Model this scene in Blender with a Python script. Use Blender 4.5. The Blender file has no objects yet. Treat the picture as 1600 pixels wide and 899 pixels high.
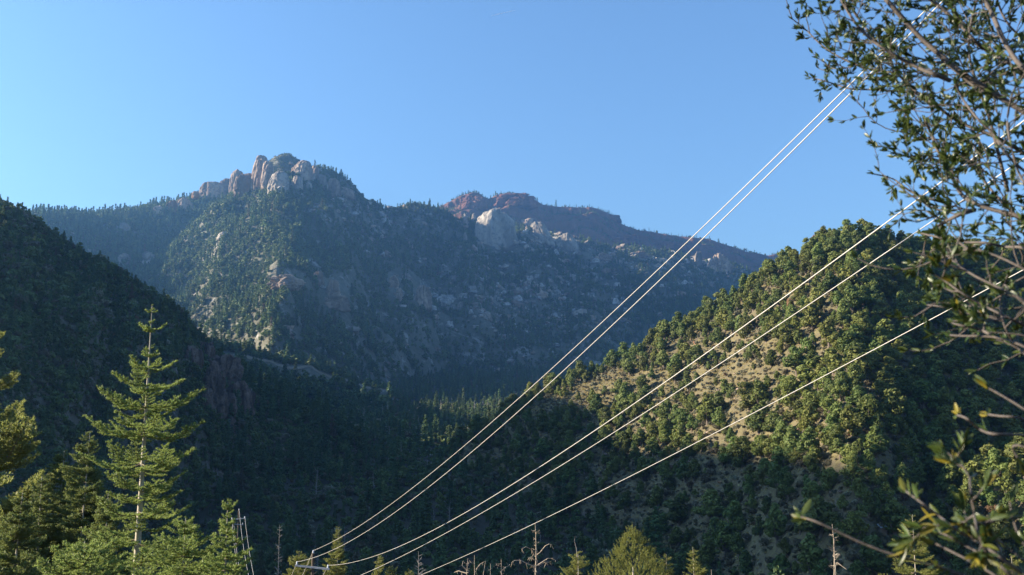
import bpy, math, random
import numpy as np
from mathutils import Vector, Matrix, Euler

# ------------------------------------------------------------------ camera, sky, sun, exposure
sc = bpy.context.scene
R = math.radians
PITCH = R(9.5); FPX = 35.0 / 36.0 * 1600.0
cam_d = bpy.data.cameras.new('camera'); cam = bpy.data.objects.new('camera', cam_d)
sc.collection.objects.link(cam); sc.camera = cam
cam_d.lens = 35.0; cam_d.sensor_width = 36.0; cam_d.clip_start = 0.05; cam_d.clip_end = 60000
cam.location = (0, 0, 0); cam.rotation_euler = (R(90) + PITCH, 0, 0)
cam_d.dof.use_dof = True; cam_d.dof.focus_distance = 120.0; cam_d.dof.aperture_fstop = 12.0

SUN_AZ, SUN_EL = -87.0, 19.5            # degrees; azimuth measured clockwise from the view direction (+Y)
world = bpy.data.worlds.new('World'); sc.world = world; world.use_nodes = True
wn = world.node_tree.nodes; wl = world.node_tree.links
bgn = wn['Background']; bgn.inputs[1].default_value = 0.070
sky = wn.new('ShaderNodeTexSky'); sky.sky_type = 'NISHITA'; sky.sun_disc = False
sky.sun_elevation = R(SUN_EL); sky.sun_rotation = R(SUN_AZ)
sky.altitude = 1900; sky.air_density = 1.55; sky.dust_density = 3.0; sky.ozone_density = 5.6
wl.new(sky.outputs[0], bgn.inputs[0])
SUN_DIR = Vector((math.sin(R(SUN_AZ)) * math.cos(R(SUN_EL)), math.cos(R(SUN_AZ)) * math.cos(R(SUN_EL)), math.sin(R(SUN_EL))))
sun_d = bpy.data.lights.new('sun', 'SUN'); sun = bpy.data.objects.new('sun', sun_d); sc.collection.objects.link(sun)
sun_d.energy = 5.0; sun_d.angle = R(0.53); sun_d.color = (1.0, 0.86, 0.66)
sun.rotation_euler = SUN_DIR.to_track_quat('Z', 'Y').to_euler()
vs = sc.view_settings
vs.view_transform = 'Standard'; vs.look = 'None'; vs.exposure = 1.9; vs.gamma = 1.0; vs.use_curve_mapping = False
sc.cycles.use_denoising = True
sc.cycles.max_bounces = 8; sc.cycles.diffuse_bounces = 4; sc.cycles.glossy_bounces = 2; sc.cycles.transmission_bounces = 4
sc.cycles.volume_bounces = 0; sc.cycles.transparent_max_bounces = 8

COL = sc.collection
rng = np.random.default_rng(7)
random.seed(7)

# ------------------------------------------------------------------ helpers
def ray(u, v):
    """direction (depth 1) through a pixel of the 1600 x 899 photograph"""
    xc = (u - 800.0) / FPX; yc = (449.5 - v) / FPX
    c, s = math.cos(PITCH), math.sin(PITCH)
    return np.array((xc, c - yc * s, s + yc * c))
def at(u, v, depth):
    return Vector(ray(u, v) * depth)
def az_te(u, v):
    d = ray(u, v); return math.atan2(d[0], d[1]), d[2] / math.hypot(d[0], d[1])
def at_r(u, v, r):
    """point on the pixel's ray at horizontal distance r"""
    d = ray(u, v); return Vector(d * (r / math.hypot(d[0], d[1])))
def to_px(x, y, z):
    c, s = math.cos(PITCH), math.sin(PITCH)
    dep = y * c + z * s; yc = (z * c - y * s) / dep
    return 800 + FPX * x / dep, 449.5 - FPX * yc

def tag(o, label=None, cat=None, group=None, kind=None):
    if label: o['label'] = label
    if cat: o['category'] = cat
    if group: o['group'] = group
    if kind: o['kind'] = kind
    return o
def empty(name, loc, rz=0.0, scale=1.0):
    o = bpy.data.objects.new(name, None); COL.objects.link(o); o.empty_display_size = 0.2
    o.location = loc; o.rotation_euler = (0, 0, rz); o.scale = (scale,) * 3
    return o
def mesh_np(name, V, F, mats=None, mi=None, smooth=False):
    """mesh from an (n,3) array and an (m,3|4) face array (or a list of such arrays)"""
    Fs = F if isinstance(F, list) else [F]
    Fs = [np.asarray(f, dtype=np.int32) for f in Fs if len(f)]
    me = bpy.data.meshes.new(name)
    V = np.asarray(V, dtype=np.float32)
    me.vertices.add(len(V)); me.vertices.foreach_set('co', V.ravel())
    nl = sum(f.size for f in Fs); nf = sum(len(f) for f in Fs)
    me.loops.add(nl); me.loops.foreach_set('vertex_index', np.concatenate([f.ravel() for f in Fs]))
    tot = np.concatenate([np.full(len(f), f.shape[1], np.int32) for f in Fs])
    me.polygons.add(nf); me.polygons.foreach_set('loop_start', np.concatenate([[0], np.cumsum(tot)[:-1]]).astype(np.int32))
    me.polygons.foreach_set('loop_total', tot)
    if mi is not None: me.polygons.foreach_set('material_index', np.asarray(mi, dtype=np.int32))
    me.polygons.foreach_set('use_smooth', np.full(nf, bool(smooth)))
    for m in (mats or []): me.materials.append(m)
    me.update(calc_edges=True); me.validate()
    return me
def link(name, me, parent=None, loc=None):
    o = bpy.data.objects.new(name, me); COL.objects.link(o)
    if parent: o.parent = parent
    if loc is not None: o.location = loc
    return o

class MB:
    """collects pieces (triangles and quads) into one mesh"""
    def __init__(s): s.V = []; s.T = []; s.Q = []; s.n = 0; s.TM = []; s.QM = []
    def add(s, V, F, m=0):
        V = np.asarray(V, float); F = np.asarray(F, int)
        if len(F) == 0: return
        s.V.append(V)
        if F.shape[1] == 3: s.T.append(F + s.n); s.TM.append(np.full(len(F), m))
        else: s.Q.append(F + s.n); s.QM.append(np.full(len(F), m))
        s.n += len(V)
    def tube(s, P, rad, sides=6, m=0, cap=True):
        P = np.asarray(P, float); n = len(P); rad = np.broadcast_to(np.asarray(rad, float), (n,))
        T = np.gradient(P, axis=0); T /= np.linalg.norm(T, axis=1)[:, None] + 1e-12
        ref = np.array((0, 0, 1.0)) if abs(T[:, 2]).mean() < 0.8 else np.array((1.0, 0, 0))
        A = np.cross(T, ref); A /= np.linalg.norm(A, axis=1)[:, None] + 1e-12
        B = np.cross(T, A)
        t = np.arange(sides) * 2 * np.pi / sides
        V = (P[:, None] + rad[:, None, None] * (np.cos(t)[None, :, None] * A[:, None] + np.sin(t)[None, :, None] * B[:, None])).reshape(-1, 3)
        i = np.arange(n - 1)[:, None] * sides; j = np.arange(sides)[None]; k = (j + 1) % sides
        F = np.stack([i + j, i + k, i + sides + k, i + sides + j], -1).reshape(-1, 4)
        s.add(V, F, m)
        if cap:
            for e, r0 in ((0, 0), (n - 1, (n - 1) * sides)):
                VV = np.vstack([V[r0:r0 + sides], P[e]])
                f = np.stack([np.arange(sides), (np.arange(sides) + 1) % sides, np.full(sides, sides)], -1)
                s.add(VV, f[:, ::-1] if e else f, m)
    def box(s, c, sx, sy, sz, M=None, m=0):
        V = np.array([(x, y, z) for x in (-.5, .5) for y in (-.5, .5) for z in (-.5, .5)]) * (sx, sy, sz)
        if M is not None: V = V @ np.array(M).T
        F = [(0, 1, 3, 2), (4, 6, 7, 5), (0, 4, 5, 1), (2, 3, 7, 6), (0, 2, 6, 4), (1, 5, 7, 3)]
        s.add(V + np.asarray(c, float), F, m)
    def build(s, name, mats, smooth=False):
        V = np.vstack(s.V)
        Fs = []; mi = []
        if s.T: Fs.append(np.vstack(s.T)); mi.append(np.concatenate(s.TM))
        if s.Q: Fs.append(np.vstack(s.Q)); mi.append(np.concatenate(s.QM))
        return mesh_np(name, V, Fs, mats, np.concatenate(mi), smooth)

# gradient noise, vectorised
def _hash(*c):
    h = np.full(c[0].shape, 0x9E3779B9, np.uint32)
    for k, a in enumerate(c):
        h ^= a.astype(np.int32).view(np.uint32) * np.uint32((0x85EBCA6B, 0xC2B2AE35, 0x27D4EB2F, 0x165667B1)[k])
        h ^= h >> np.uint32(15); h *= np.uint32(0x2C1B3C6D); h ^= h >> np.uint32(13)
    return (h & np.uint32(0xFFFFFF)).astype(np.float32) / np.float32(0xFFFFFF)
def noise2(x, y, seed=0):
    xi = np.floor(x); yi = np.floor(y); fx = x - xi; fy = y - yi
    sd = np.full(xi.shape, seed)
    def g(dx, dy):
        a = _hash(xi + dx, yi + dy, sd) * 2 * np.pi
        return np.cos(a) * (fx - dx) + np.sin(a) * (fy - dy)
    ux = fx * fx * fx * (fx * (fx * 6 - 15) + 10); uy = fy * fy * fy * (fy * (fy * 6 - 15) + 10)
    a = g(0, 0) * (1 - ux) + g(1, 0) * ux; b = g(0, 1) * (1 - ux) + g(1, 1) * ux
    return (a * (1 - uy) + b * uy) * 1.5
def fbm2(x, y, seed=0, octv=4, gain=0.5, ridge=False):
    o = np.zeros(np.shape(x)); a = 1.0; f = 1.0; tot = 0
    for k in range(octv):
        n = noise2(x * f, y * f, seed + 31 * k)
        if ridge: n = 1 - 2 * np.abs(n)
        o += a * n; tot += a; a *= gain; f *= 2.03
    return o / tot
def noise3(x, y, z, seed=0):
    xi = np.floor(x); yi = np.floor(y); zi = np.floor(z); fx = x - xi; fy = y - yi; fz = z - zi
    u, v, w = [t * t * (3 - 2 * t) for t in (fx, fy, fz)]
    sd = np.full(xi.shape, seed)
    h = lambda a, b, c: _hash(xi + a, yi + b, zi + c, sd) * 2 - 1
    l = lambda a, b, t: a + (b - a) * t
    return l(l(l(h(0,0,0), h(1,0,0), u), l(h(0,1,0), h(1,1,0), u), v), l(l(h(0,0,1), h(1,0,1), u), l(h(0,1,1), h(1,1,1), u), v), w)
def sstep(a, b, x):
    t = np.clip((x - a) / (b - a), 0, 1); return t * t * (3 - 2 * t)

# ------------------------------------------------------------------ materials
def mat(name):
    m = bpy.data.materials.new(name); m.use_nodes = True
    nt = m.node_tree; b = nt.nodes['Principled BSDF']
    return m, nt, b
def N(nt, t, **kw):
    n = nt.nodes.new(t)
    for k, v in kw.items(): setattr(n, k, v)
    return n
def ramp(nt, fac, stops, interp='LINEAR'):
    r = N(nt, 'ShaderNodeValToRGB'); r.color_ramp.interpolation = interp
    el = r.color_ramp.elements
    while len(el) < len(stops): el.new(0.5)
    for e, (p, c) in zip(el, stops): e.position = p; e.color = (*c, 1)
    nt.links.new(fac, r.inputs[0]); return r.outputs[0]
def noisetex(nt, scale, detail=4, rough=0.6, vec=None, dist=0.0):
    n = N(nt, 'ShaderNodeTexNoise'); n.inputs['Scale'].default_value = scale; n.inputs['Detail'].default_value = detail
    n.inputs['Roughness'].default_value = rough; n.inputs['Distortion'].default_value = dist
    if vec is None:
        g = N(nt, 'ShaderNodeNewGeometry'); vec = g.outputs['Position']
    nt.links.new(vec, n.inputs['Vector']); return n.outputs[0]
def mixc(nt, fac, a, b):
    m = N(nt, 'ShaderNodeMix', data_type='RGBA')
    for s, v in ((m.inputs[0], fac), (m.inputs[6], a), (m.inputs[7], b)):
        if hasattr(v, 'is_output'): nt.links.new(v, s)
        elif isinstance(v, (int, float)): s.default_value = v
        else: s.default_value = (*v, 1)
    return m.outputs[2]
def bump(nt, b, h, strength, dist):
    n = N(nt, 'ShaderNodeBump'); n.inputs['Strength'].default_value = strength; n.inputs['Distance'].default_value = dist
    nt.links.new(h, n.inputs['Height']); nt.links.new(n.outputs[0], b.inputs['Normal'])
def slopemask(nt, lo, hi):
    """0 on flat ground, 1 on steep rock"""
    g = N(nt, 'ShaderNodeNewGeometry'); sp = N(nt, 'ShaderNodeSeparateXYZ'); nt.links.new(g.outputs['True Normal'], sp.inputs[0])
    mr = N(nt, 'ShaderNodeMapRange'); nt.links.new(sp.outputs[2], mr.inputs[0])
    mr.inputs[1].default_value = hi; mr.inputs[2].default_value = lo; mr.inputs[3].default_value = 0; mr.inputs[4].default_value = 1
    return mr.outputs[0]

def ground_mat(name, cols, s1, s2, rock=None, rock_at=0.62, bdist=0.6):
    m, nt, b = mat(name)
    n1 = noisetex(nt, s1, 6, 0.65); n2 = noisetex(nt, s2, 5, 0.7)
    c = ramp(nt, n1, [(0.32, cols[0]), (0.5, cols[1]), (0.68, cols[2])])
    c = mixc(nt, ramp(nt, n2, [(0.35, (0, 0, 0)), (0.7, (0.75,) * 3)]), c, cols[3])
    n4 = noisetex(nt, s2 * 3.5, 6, 0.75)
    c = mixc(nt, ramp(nt, n4, [(0.36, (0.6,) * 3), (0.50, (0, 0, 0))]), c, tuple(q * 0.5 for q in cols[0]))
    if rock:
        n3 = noisetex(nt, s1 * 2.3, 7, 0.72, dist=0.6)
        c = mixc(nt, ramp(nt, n3, [(rock_at - 0.02, (0, 0, 0)), (rock_at + 0.05, (1, 1, 1))]), c, rock)
    nt.links.new(c, b.inputs['Base Color']); b.inputs['Roughness'].default_value = 0.95; b.inputs['Specular IOR Level'].default_value = 0.1
    bump(nt, b, n2, 0.8, bdist)
    return m
def rock_mat(name, c1, c2, c3, s, streak=0.0):
    m, nt, b = mat(name)
    g = N(nt, 'ShaderNodeNewGeometry'); mp = N(nt, 'ShaderNodeMapping'); nt.links.new(g.outputs['Position'], mp.inputs[0])
    mp.inputs['Scale'].default_value = (1, 1, 0.22)
    n1 = noisetex(nt, s, 6, 0.62, vec=mp.outputs[0]); n2 = noisetex(nt, s * 5, 5, 0.7)
    c = ramp(nt, n1, [(0.36, tuple(x * 0.7 for x in c1)), (0.47, c1), (0.54, c2), (0.66, c3)])
    c = mixc(nt, ramp(nt, n2, [(0.36, (0.8,) * 3), (0.5, (0, 0, 0))]), c, tuple(x * 0.55 for x in c1))
    nt.links.new(c, b.inputs['Base Color']); b.inputs['Roughness'].default_value = 0.9; b.inputs['Specular IOR Level'].default_value = 0.15
    bump(nt, b, n2, 0.7, 0.6 / s * 0.05)
    return m
def leaf_mat(name, c1, c2, trans=0.3, rough=0.6, spec=0.25, island=True, var=None, obj=True):
    """foliage: leaf-to-leaf and tree-to-tree colour variation, some light let through"""
    m, nt, b = mat(name)
    src = []
    if island: src.append(N(nt, 'ShaderNodeNewGeometry').outputs['Random Per Island'])
    c = mixc(nt, src[0] if src else 0.5, c1, c2)
    if obj:
        oi = N(nt, 'ShaderNodeObjectInfo')
        h = N(nt, 'ShaderNodeHueSaturation')
        mr = N(nt, 'ShaderNodeMapRange'); nt.links.new(oi.outputs['Random'], mr.inputs[0]); mr.inputs[3].default_value = 0.7; mr.inputs[4].default_value = 1.35
        nt.links.new(mr.outputs[0], h.inputs['Value'])
        wn_ = N(nt, 'ShaderNodeTexWhiteNoise'); wn_.noise_dimensions = '1D'; nt.links.new(oi.outputs['Random'], wn_.inputs['W'])
        mr2 = N(nt, 'ShaderNodeMapRange'); nt.links.new(wn_.outputs[0], mr2.inputs[0]); mr2.inputs[3].default_value = 0.478; mr2.inputs[4].default_value = 0.512
        nt.links.new(mr2.outputs[0], h.inputs['Hue']); nt.links.new(c, h.inputs['Color']); c = h.outputs[0]
        if var:
            c = mixc(nt, ramp(nt, wn_.outputs[0], [(var[1] - 0.02, (0, 0, 0)), (var[1] + 0.02, (1, 1, 1))]), c, var[0])
    nt.links.new(c, b.inputs['Base Color']); b.inputs['Roughness'].default_value = rough; b.inputs['Specular IOR Level'].default_value = spec
    if trans:
        t = N(nt, 'ShaderNodeBsdfTranslucent'); nt.links.new(c, t.inputs[0])
        mx = N(nt, 'ShaderNodeMixShader'); mx.inputs[0].default_value = trans
        nt.links.new(b.outputs[0], mx.inputs[1]); nt.links.new(t.outputs[0], mx.inputs[2])
        nt.links.new(mx.outputs[0], nt.nodes['Material Output'].inputs[0])
    return m
def plain_mat(name, c1, c2, s, rough=0.8, metal=0.0, spec=0.3, stretch=None):
    m, nt, b = mat(name)
    tc = N(nt, 'ShaderNodeTexCoord'); vec = tc.outputs['Object']
    if stretch:
        mp = N(nt, 'ShaderNodeMapping'); nt.links.new(vec, mp.inputs[0]); mp.inputs['Scale'].default_value = stretch; vec = mp.outputs[0]
    n = noisetex(nt, s, 5, 0.65, vec=vec)
    nt.links.new(ramp(nt, n, [(0.3, c1), (0.7, c2)]), b.inputs['Base Color'])
    b.inputs['Roughness'].default_value = rough; b.inputs['Metallic'].default_value = metal; b.inputs['Specular IOR Level'].default_value = spec
    bump(nt, b, n, 0.4, 0.01)
    return m
# ------------------------------------------------------------------ terrain
class Hill:
    """a ridge: for each bearing the distance and height of its crest, falling to the viewer's side and behind"""
    def __init__(s, table, slope, back, k, amps, seed, sig=0.2, off=0.0, s0=60.0, warp=0.0):
        A = []
        for t in table:
            if t[0] == 'a': A.append((R(t[1]), math.tan(R(t[2])), t[3]))
            else:
                a, e = az_te(t[0], t[1]); A.append((a, e, t[2]))
        A = np.array(sorted(A)); g = np.radians(np.arange(-180, 180.01, 0.05))
        D = np.interp(g, A[:, 0], A[:, 2]); Z = np.interp(g, A[:, 0], A[:, 1]) * D - off
        kx = np.arange(-60, 61) * 0.05; w = np.exp(-0.5 * (kx / sig) ** 2); w /= w.sum()
        s.g = g; s.Z = np.convolve(np.pad(Z, 60, 'edge'), w, 'valid')
        w2 = np.exp(-0.5 * (kx / 0.9) ** 2); w2 /= w2.sum()
        s.D = np.convolve(np.pad(D, 60, 'edge'), w2, 'valid')
        s.slope, s.back, s.k, s.amps, s.seed, s.s0, s.warp = slope, back, k, amps, seed, s0, warp
        s.extra = None; s.steep = 0.0
    def fs(s, az): return s.slope + s.steep * sstep(R(-36), R(-52), az)
    def crest(s, az): return np.interp(az, s.g, s.D), np.interp(az, s.g, s.Z)
    def h0(s, x, y):
        r = np.hypot(x, y); az = np.arctan2(x, y); D, Z = s.crest(az); d = D - r
        return Z - np.where(d > 0, s.fs(az), s.back) * (np.sqrt(d * d + s.k ** 2) - s.k)
    def h(s, x, y):
        x = np.asarray(x, float); y = np.asarray(y, float); shp = x.shape
        x = x.ravel(); y = y.ravel(); z = s.h0(x, y)
        i = np.nonzero(z > -110 - 0.0 * z)[0]
        if len(i): z[i] = s._h(x[i], y[i])
        return z.reshape(shp)
    def _h(s, x, y):
        r0 = np.hypot(x, y); az0 = np.arctan2(x, y)
        D0 = np.interp(az0, s.g, s.D); m0 = sstep(0, 1, np.abs(D0 - r0) / (s.s0 * 3))
        if s.warp:
            wx = fbm2(x / 90, y / 90, s.seed + 5, 2) * s.warp * m0; wy = fbm2(x / 90, y / 90, s.seed + 9, 2) * s.warp * m0
            x1 = x + wx; y1 = y + wy
        else: x1, y1 = x, y
        r = np.hypot(x1, y1); az = np.arctan2(x1, y1)
        D, Z = s.crest(az); d = D - r
        q = np.sqrt(d * d + s.k ** 2) - s.k
        z = Z - np.where(d > 0, s.fs(az), s.back) * q
        m = 0.12 + 0.88 * sstep(0, 1, np.abs(d) / s.s0)
        for (amp, scale, kind) in s.amps:
            if kind == 'spur': n = fbm2(az * 1500 / scale + 3.3, r / (scale * 4.0) + noise2(x / 300, y / 300, s.seed + 3), s.seed + 17, 2, ridge=True)
            elif kind == 'ridge': n = fbm2(x / scale, y / scale, s.seed + 41, 4, ridge=True)
            else: n = fbm2(x / scale, y / scale, s.seed, 3)
            z = z + amp * n * m
        if s.extra is not None: z = s.extra(x, y, r0, az0, z, d)
        return z

left_h = Hill([('a', -110, 4, 560), ('a', -92, 5, 560), ('a', -80, 6, 560), ('a', -75, 12, 560), ('a', -70, 17.0, 575), ('a', -65, 20.0, 580), ('a', -60, 19.5, 580), ('a', -52, 18.0, 580), ('a', -46, 16.2, 570), ('a', -42, 14.5, 560), ('a', -37, 12.2, 550), ('a', -33, 11.6, 540), ('a', -30, 11.8, 530),  # unseen crest left of the frame, heights set to cast the right hill's shadow
    (0, 322, 525), (33, 337, 527), (60, 353, 530), (87, 370, 530), (113, 384, 530), (143, 400, 532), (167, 418, 535), (200, 432, 540), (227, 447, 540),
    (253, 465, 545), (280, 490, 545), (310, 525, 550), (350, 556, 555), (385, 590, 560), (425, 614, 560), (450, 622, 560), (500, 648, 555), (535, 672, 545), (570, 705, 535), (620, 748, 515), (690, 805, 480), (780, 880, 440), ('a', 20, -12, 400)],
    0.42, 0.5, 8, [(9, 90, 'spur'), (5, 70, 'n'), (1.6, 18, 'n')], 11, off=3.0, s0=40, warp=10)
left_h.steep = 0.3  # unseen part falls more steeply, so it leaves the near pole in sun
right_h = Hill([('a', -40, -14, 600), (450, 900, 560), (560, 830, 530), (640, 760, 500), (680, 722, 490), (700, 705, 488), (725, 683, 484), (780, 657, 478), (805, 634, 475), (860, 604, 470), (920, 584, 465), (990, 556, 458), (1020, 537, 454), (1083, 502, 448),
    (1120, 484, 444), (1160, 461, 440), (1203, 428, 434), (1247, 404, 428), (1293, 373, 420), (1330, 369, 420), (1365, 374, 424), (1400, 383, 434), (1440, 391, 446), (1525, 398, 470), (1600, 402, 490), (1750, 405, 520), ('a', 40, 11, 540), ('a', 60, 9, 560), ('a', 90, 8, 500), ('a', 130, 5, 500)],
    0.52, 0.5, 6, [(1.6, 60, 'spur'), (4.0, 50, 'n'), (1.2, 12, 'n')], 23, off=1.0, s0=30, warp=7)
spur_h = Hill([('a', -10, -14, 260), (1150, 850, 265), (1280, 800, 262), (1350, 775, 260), (1420, 757, 258), (1480, 742, 256), (1530, 727, 256), (1600, 708, 258), (1700, 690, 262), ('a', 45, 4, 270), ('a', 60, 2, 270)],
    0.55, 0.55, 4, [(2.5, 40, 'spur'), (2.0, 30, 'n'), (0.8, 9, 'n')], 29, off=3.0, s0=20, warp=4)
mid_h = Hill([('a', -75, 12, 740), ('a', -60, 13, 760), ('a', -40, 10.5, 800), (0, 400, 830), (100, 440, 850), (230, 485, 880), (300, 532, 900), (380, 545, 920), (480, 569, 940), (540, 586, 950), (600, 606, 955), (650, 634, 950), (690, 672, 930), (740, 720, 900), (850, 800, 850), ('a', 20, -8, 800)],  # unseen and hidden left crest raised to throw shade over the valley floor
    0.36, 0.4, 10, [(10, 110, 'spur'), (7, 90, 'n'), (2, 22, 'n')], 37, off=3.0, s0=50, warp=12)
shoulder_h = Hill([('a', -100, 6, 1200), ('a', -70, 10, 1300), ('a', -45, 13, 1400), (-200, 342, 1650), (0, 337, 1760), (50, 335, 1810), (100, 335, 1860), (150, 334, 1920), (200, 329, 1990), (253, 321, 2080), (300, 312, 2140), (340, 303, 2180), (400, 300, 2200), (440, 310, 2200), (500, 360, 2200), (600, 480, 2200), ('a', 20, 2, 2200)],
    0.62, 0.4, 14, [(30, 200, 'spur'), (12, 150, 'n'), (4, 40, 'n')], 43, sig=0.12, off=6.0, s0=110, warp=25)
main_h = Hill([('a', -60, -2, 1000), ('a', -40, 2, 1100), (0, 610, 1180), (80, 560, 1400), (150, 498, 1550), (215, 432, 1680), (250, 402, 1720), (280, 374, 1760), (330, 334, 1820), (380, 304, 1870), (400, 285, 1900), (420, 266, 1940), (437, 256, 1960), (463, 256, 1980), (480, 263, 2000), (500, 271, 2020),
    (533, 290, 2045), (550, 302, 2060), (567, 312, 2075), (600, 328, 2110), (633, 331, 2150), (677, 329, 2210), (720, 348, 2260), (760, 354, 2300), (850, 366, 2360), (950, 386, 2430), (1050, 398, 2500), (1150, 416, 2580), (1220, 440, 2680), (1320, 470, 2700), ('a', 30, 6, 2700), ('a', 60, 3, 2700)],
    0.5, 0.5, 12, [(34, 190, 'spur'), (15, 150, 'ridge'), (10, 110, 'n'), (3, 30, 'n')], 53, sig=0.1, off=5.0, s0=120, warp=28)
red_h = Hill([('a', -60, 2, 2600), (300, 400, 2650), (560, 362, 2700), (640, 347, 2750), (677, 329, 2800), (700, 316, 2820), (722, 304, 2840), (737, 299, 2850), (748, 301, 2860), (762, 311, 2870), (768, 309, 2870), (777, 304, 2880), (797, 301, 2900), (820, 305, 2920), (836, 314, 2940), (845, 320, 2945), (900, 325, 3000), (925, 324, 3010),
    (943, 331, 3020), (960, 337, 3040), (970, 350, 3050), (1000, 361, 3080), (1050, 369, 3110), (1100, 373, 3150), (1133, 382, 3170), (1167, 393, 3200), (1200, 398, 3230), (1225, 395, 3300), (1300, 398, 3350), (1420, 412, 3400), ('a', 30, 11, 3400), ('a', 60, 7, 3400)],
    0.55, 0.4, 10, [(26, 170, 'spur'), (10, 120, 'n'), (4, 35, 'n')], 61, sig=0.07, off=5.0, s0=90, warp=20)
def red_cliffs(x, y, r, az, z, d):
    # banded red rock: a steep cliff band near the crest and a second one lower
    for (d0, hgt, w) in ((34, 26, 7), (150, 26, 8), (215, 18, 7)):
        j = 16 * noise2(az * 60, np.full(np.shape(az), 0.5), 77) + 6 * noise2(az * 220, r * 0, 78)
        z = z - hgt * sstep(d0 + j - w, d0 + j + w, d) + hgt * d / (d0 + 80.0) * (d > 0) * (d < d0 + 80) * 0.5
    return z
red_h.extra = red_cliffs
def main_carve(x, y, r, az, z, d):
    for (u0, u1, dep, wid) in ((668, 700, 70, 55), (560, 640, 26, 45), (300, 260, 26, 50), (820, 770, 30, 55), (930, 860, 30, 60)):
        a0 = az_te(u0, 420)[0]; a1 = az_te(u1, 420)[0]
        t = np.clip(d / 900, 0, 1); ac = a0 + (a1 - a0) * t + 0.012 * np.sin(d / 120 + u0)
        z = z - dep * np.exp(-((az - ac) * r / wid) ** 2) * sstep(60, 260, d)
    return z
main_h.extra = main_carve
def valley(x, y):
    x = np.asarray(x, float); y = np.asarray(y, float)
    r = np.hypot(x, y); yy = np.where(y > 0, np.hypot(0.55 * x, y), y)
    z = np.interp(yy, [-400, -60, 0, 10, 30, 60, 100, 150, 220, 300, 420, 600, 900, 1500, 2500, 6000, 20000], [120, 12, -1.62, -3.7, -9.6, -17.5, -27, -34, -34, -29, -11, 10, 42, 120, 260, 300, 300])
    z = z + 0.25 * np.maximum(-x - 250, 0) * (y < 400) * 0.2
    return z + sstep(15, 120, r) * (2.2 * fbm2(x / 45, y / 45, 91, 3) + 0.7 * fbm2(x / 9, y / 9, 92, 3)) + 0.12 * fbm2(x / 2.5, y / 2.5, 93, 3) * (r < 200)

HILLS = {'left': left_h, 'right': right_h, 'spur': spur_h, 'mid': mid_h, 'shoulder': shoulder_h, 'main': main_h, 'red': red_h}
def gz(x, y):
    z = valley(x, y)
    for h in HILLS.values(): z = np.maximum(z, h.h(x, y))
    return z
def owner(x, y):
    names = ['valley'] + list(HILLS); zs = [valley(x, y)] + [h.h(x, y) for h in HILLS.values()]
    return np.argmax(zs, 0), names, np.max(zs, 0)

def polar_mesh(name, fn, azs, rs, m, keep=6.0, key=None):
    a, r = np.meshgrid(azs, rs); x = r * np.sin(a); y = r * np.cos(a)
    z0 = valley(x, y) if key == 'valley' else HILLS[key].h0(x, y)
    top = np.full(z0.shape, -1e9)
    if key != 'valley': top = np.maximum(top, valley(x, y))
    for k, h in HILLS.items():
        if k != key: top = np.maximum(top, h.h0(x, y))
    noise_amp = 0 if key == 'valley' else sum(q[0] for q in HILLS[key].amps) * 0.6
    vis = z0 > top - keep - noise_amp
    nr, na = z0.shape
    idx = np.arange(nr * na).reshape(nr, na)
    f = np.stack([idx[:-1, :-1], idx[:-1, 1:], idx[1:, 1:], idx[1:, :-1]], -1).reshape(-1, 4)
    kv = vis.ravel()[f].any(1); f = f[kv]
    used = np.unique(f); remap = np.full(nr * na, -1); remap[used] = np.arange(len(used))
    xs = x.ravel()[used]; ys = y.ravel()[used]
    V = np.stack([xs, ys, fn(xs, ys)], 1)
    o = link(name, mesh_np(name, V, remap[f][:, ::-1], [m], smooth=True)); tag(o, kind='structure')
    return o
def az_grid(fine, coarse, lo, hi, v=31):
    return np.radians(np.concatenate([np.arange(lo, -v, coarse), np.arange(-v, v, fine), np.arange(v, hi, coarse)]))

m_left = ground_mat('left_ridge_soil', [(.085, .075, .055), (.13, .112, .085), (.18, .152, .118), (.095, .095, .055)], 0.05, 0.6, rock=(.26, .225, .195), rock_at=0.62)
m_right = ground_mat('right_hill_soil', [(.070, .056, .041), (.112, .092, .062), (.155, .132, .078), (.190, .168, .070)], 0.045, 0.5, rock=(.20, .155, .12), rock_at=0.65)
m_main = ground_mat('mountain_soil', [(.09, .085, .062), (.14, .13, .098), (.20, .185, .15), (.08, .085, .05)], 0.012, 0.12, rock=(.27, .255, .23), rock_at=0.58, bdist=3.0)
m_red = ground_mat('red_ridge_soil', [(.13, .06, .042), (.18, .08, .055), (.21, .105, .075), (.09, .065, .045)], 0.012, 0.12, rock=(.21, .095, .068), rock_at=0.6, bdist=3.0)
m_vall = ground_mat('valley_soil', [(.045, .038, .028), (.065, .055, .04), (.09, .075, .055), (.055, .052, .03)], 0.06, 0.8)

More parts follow.
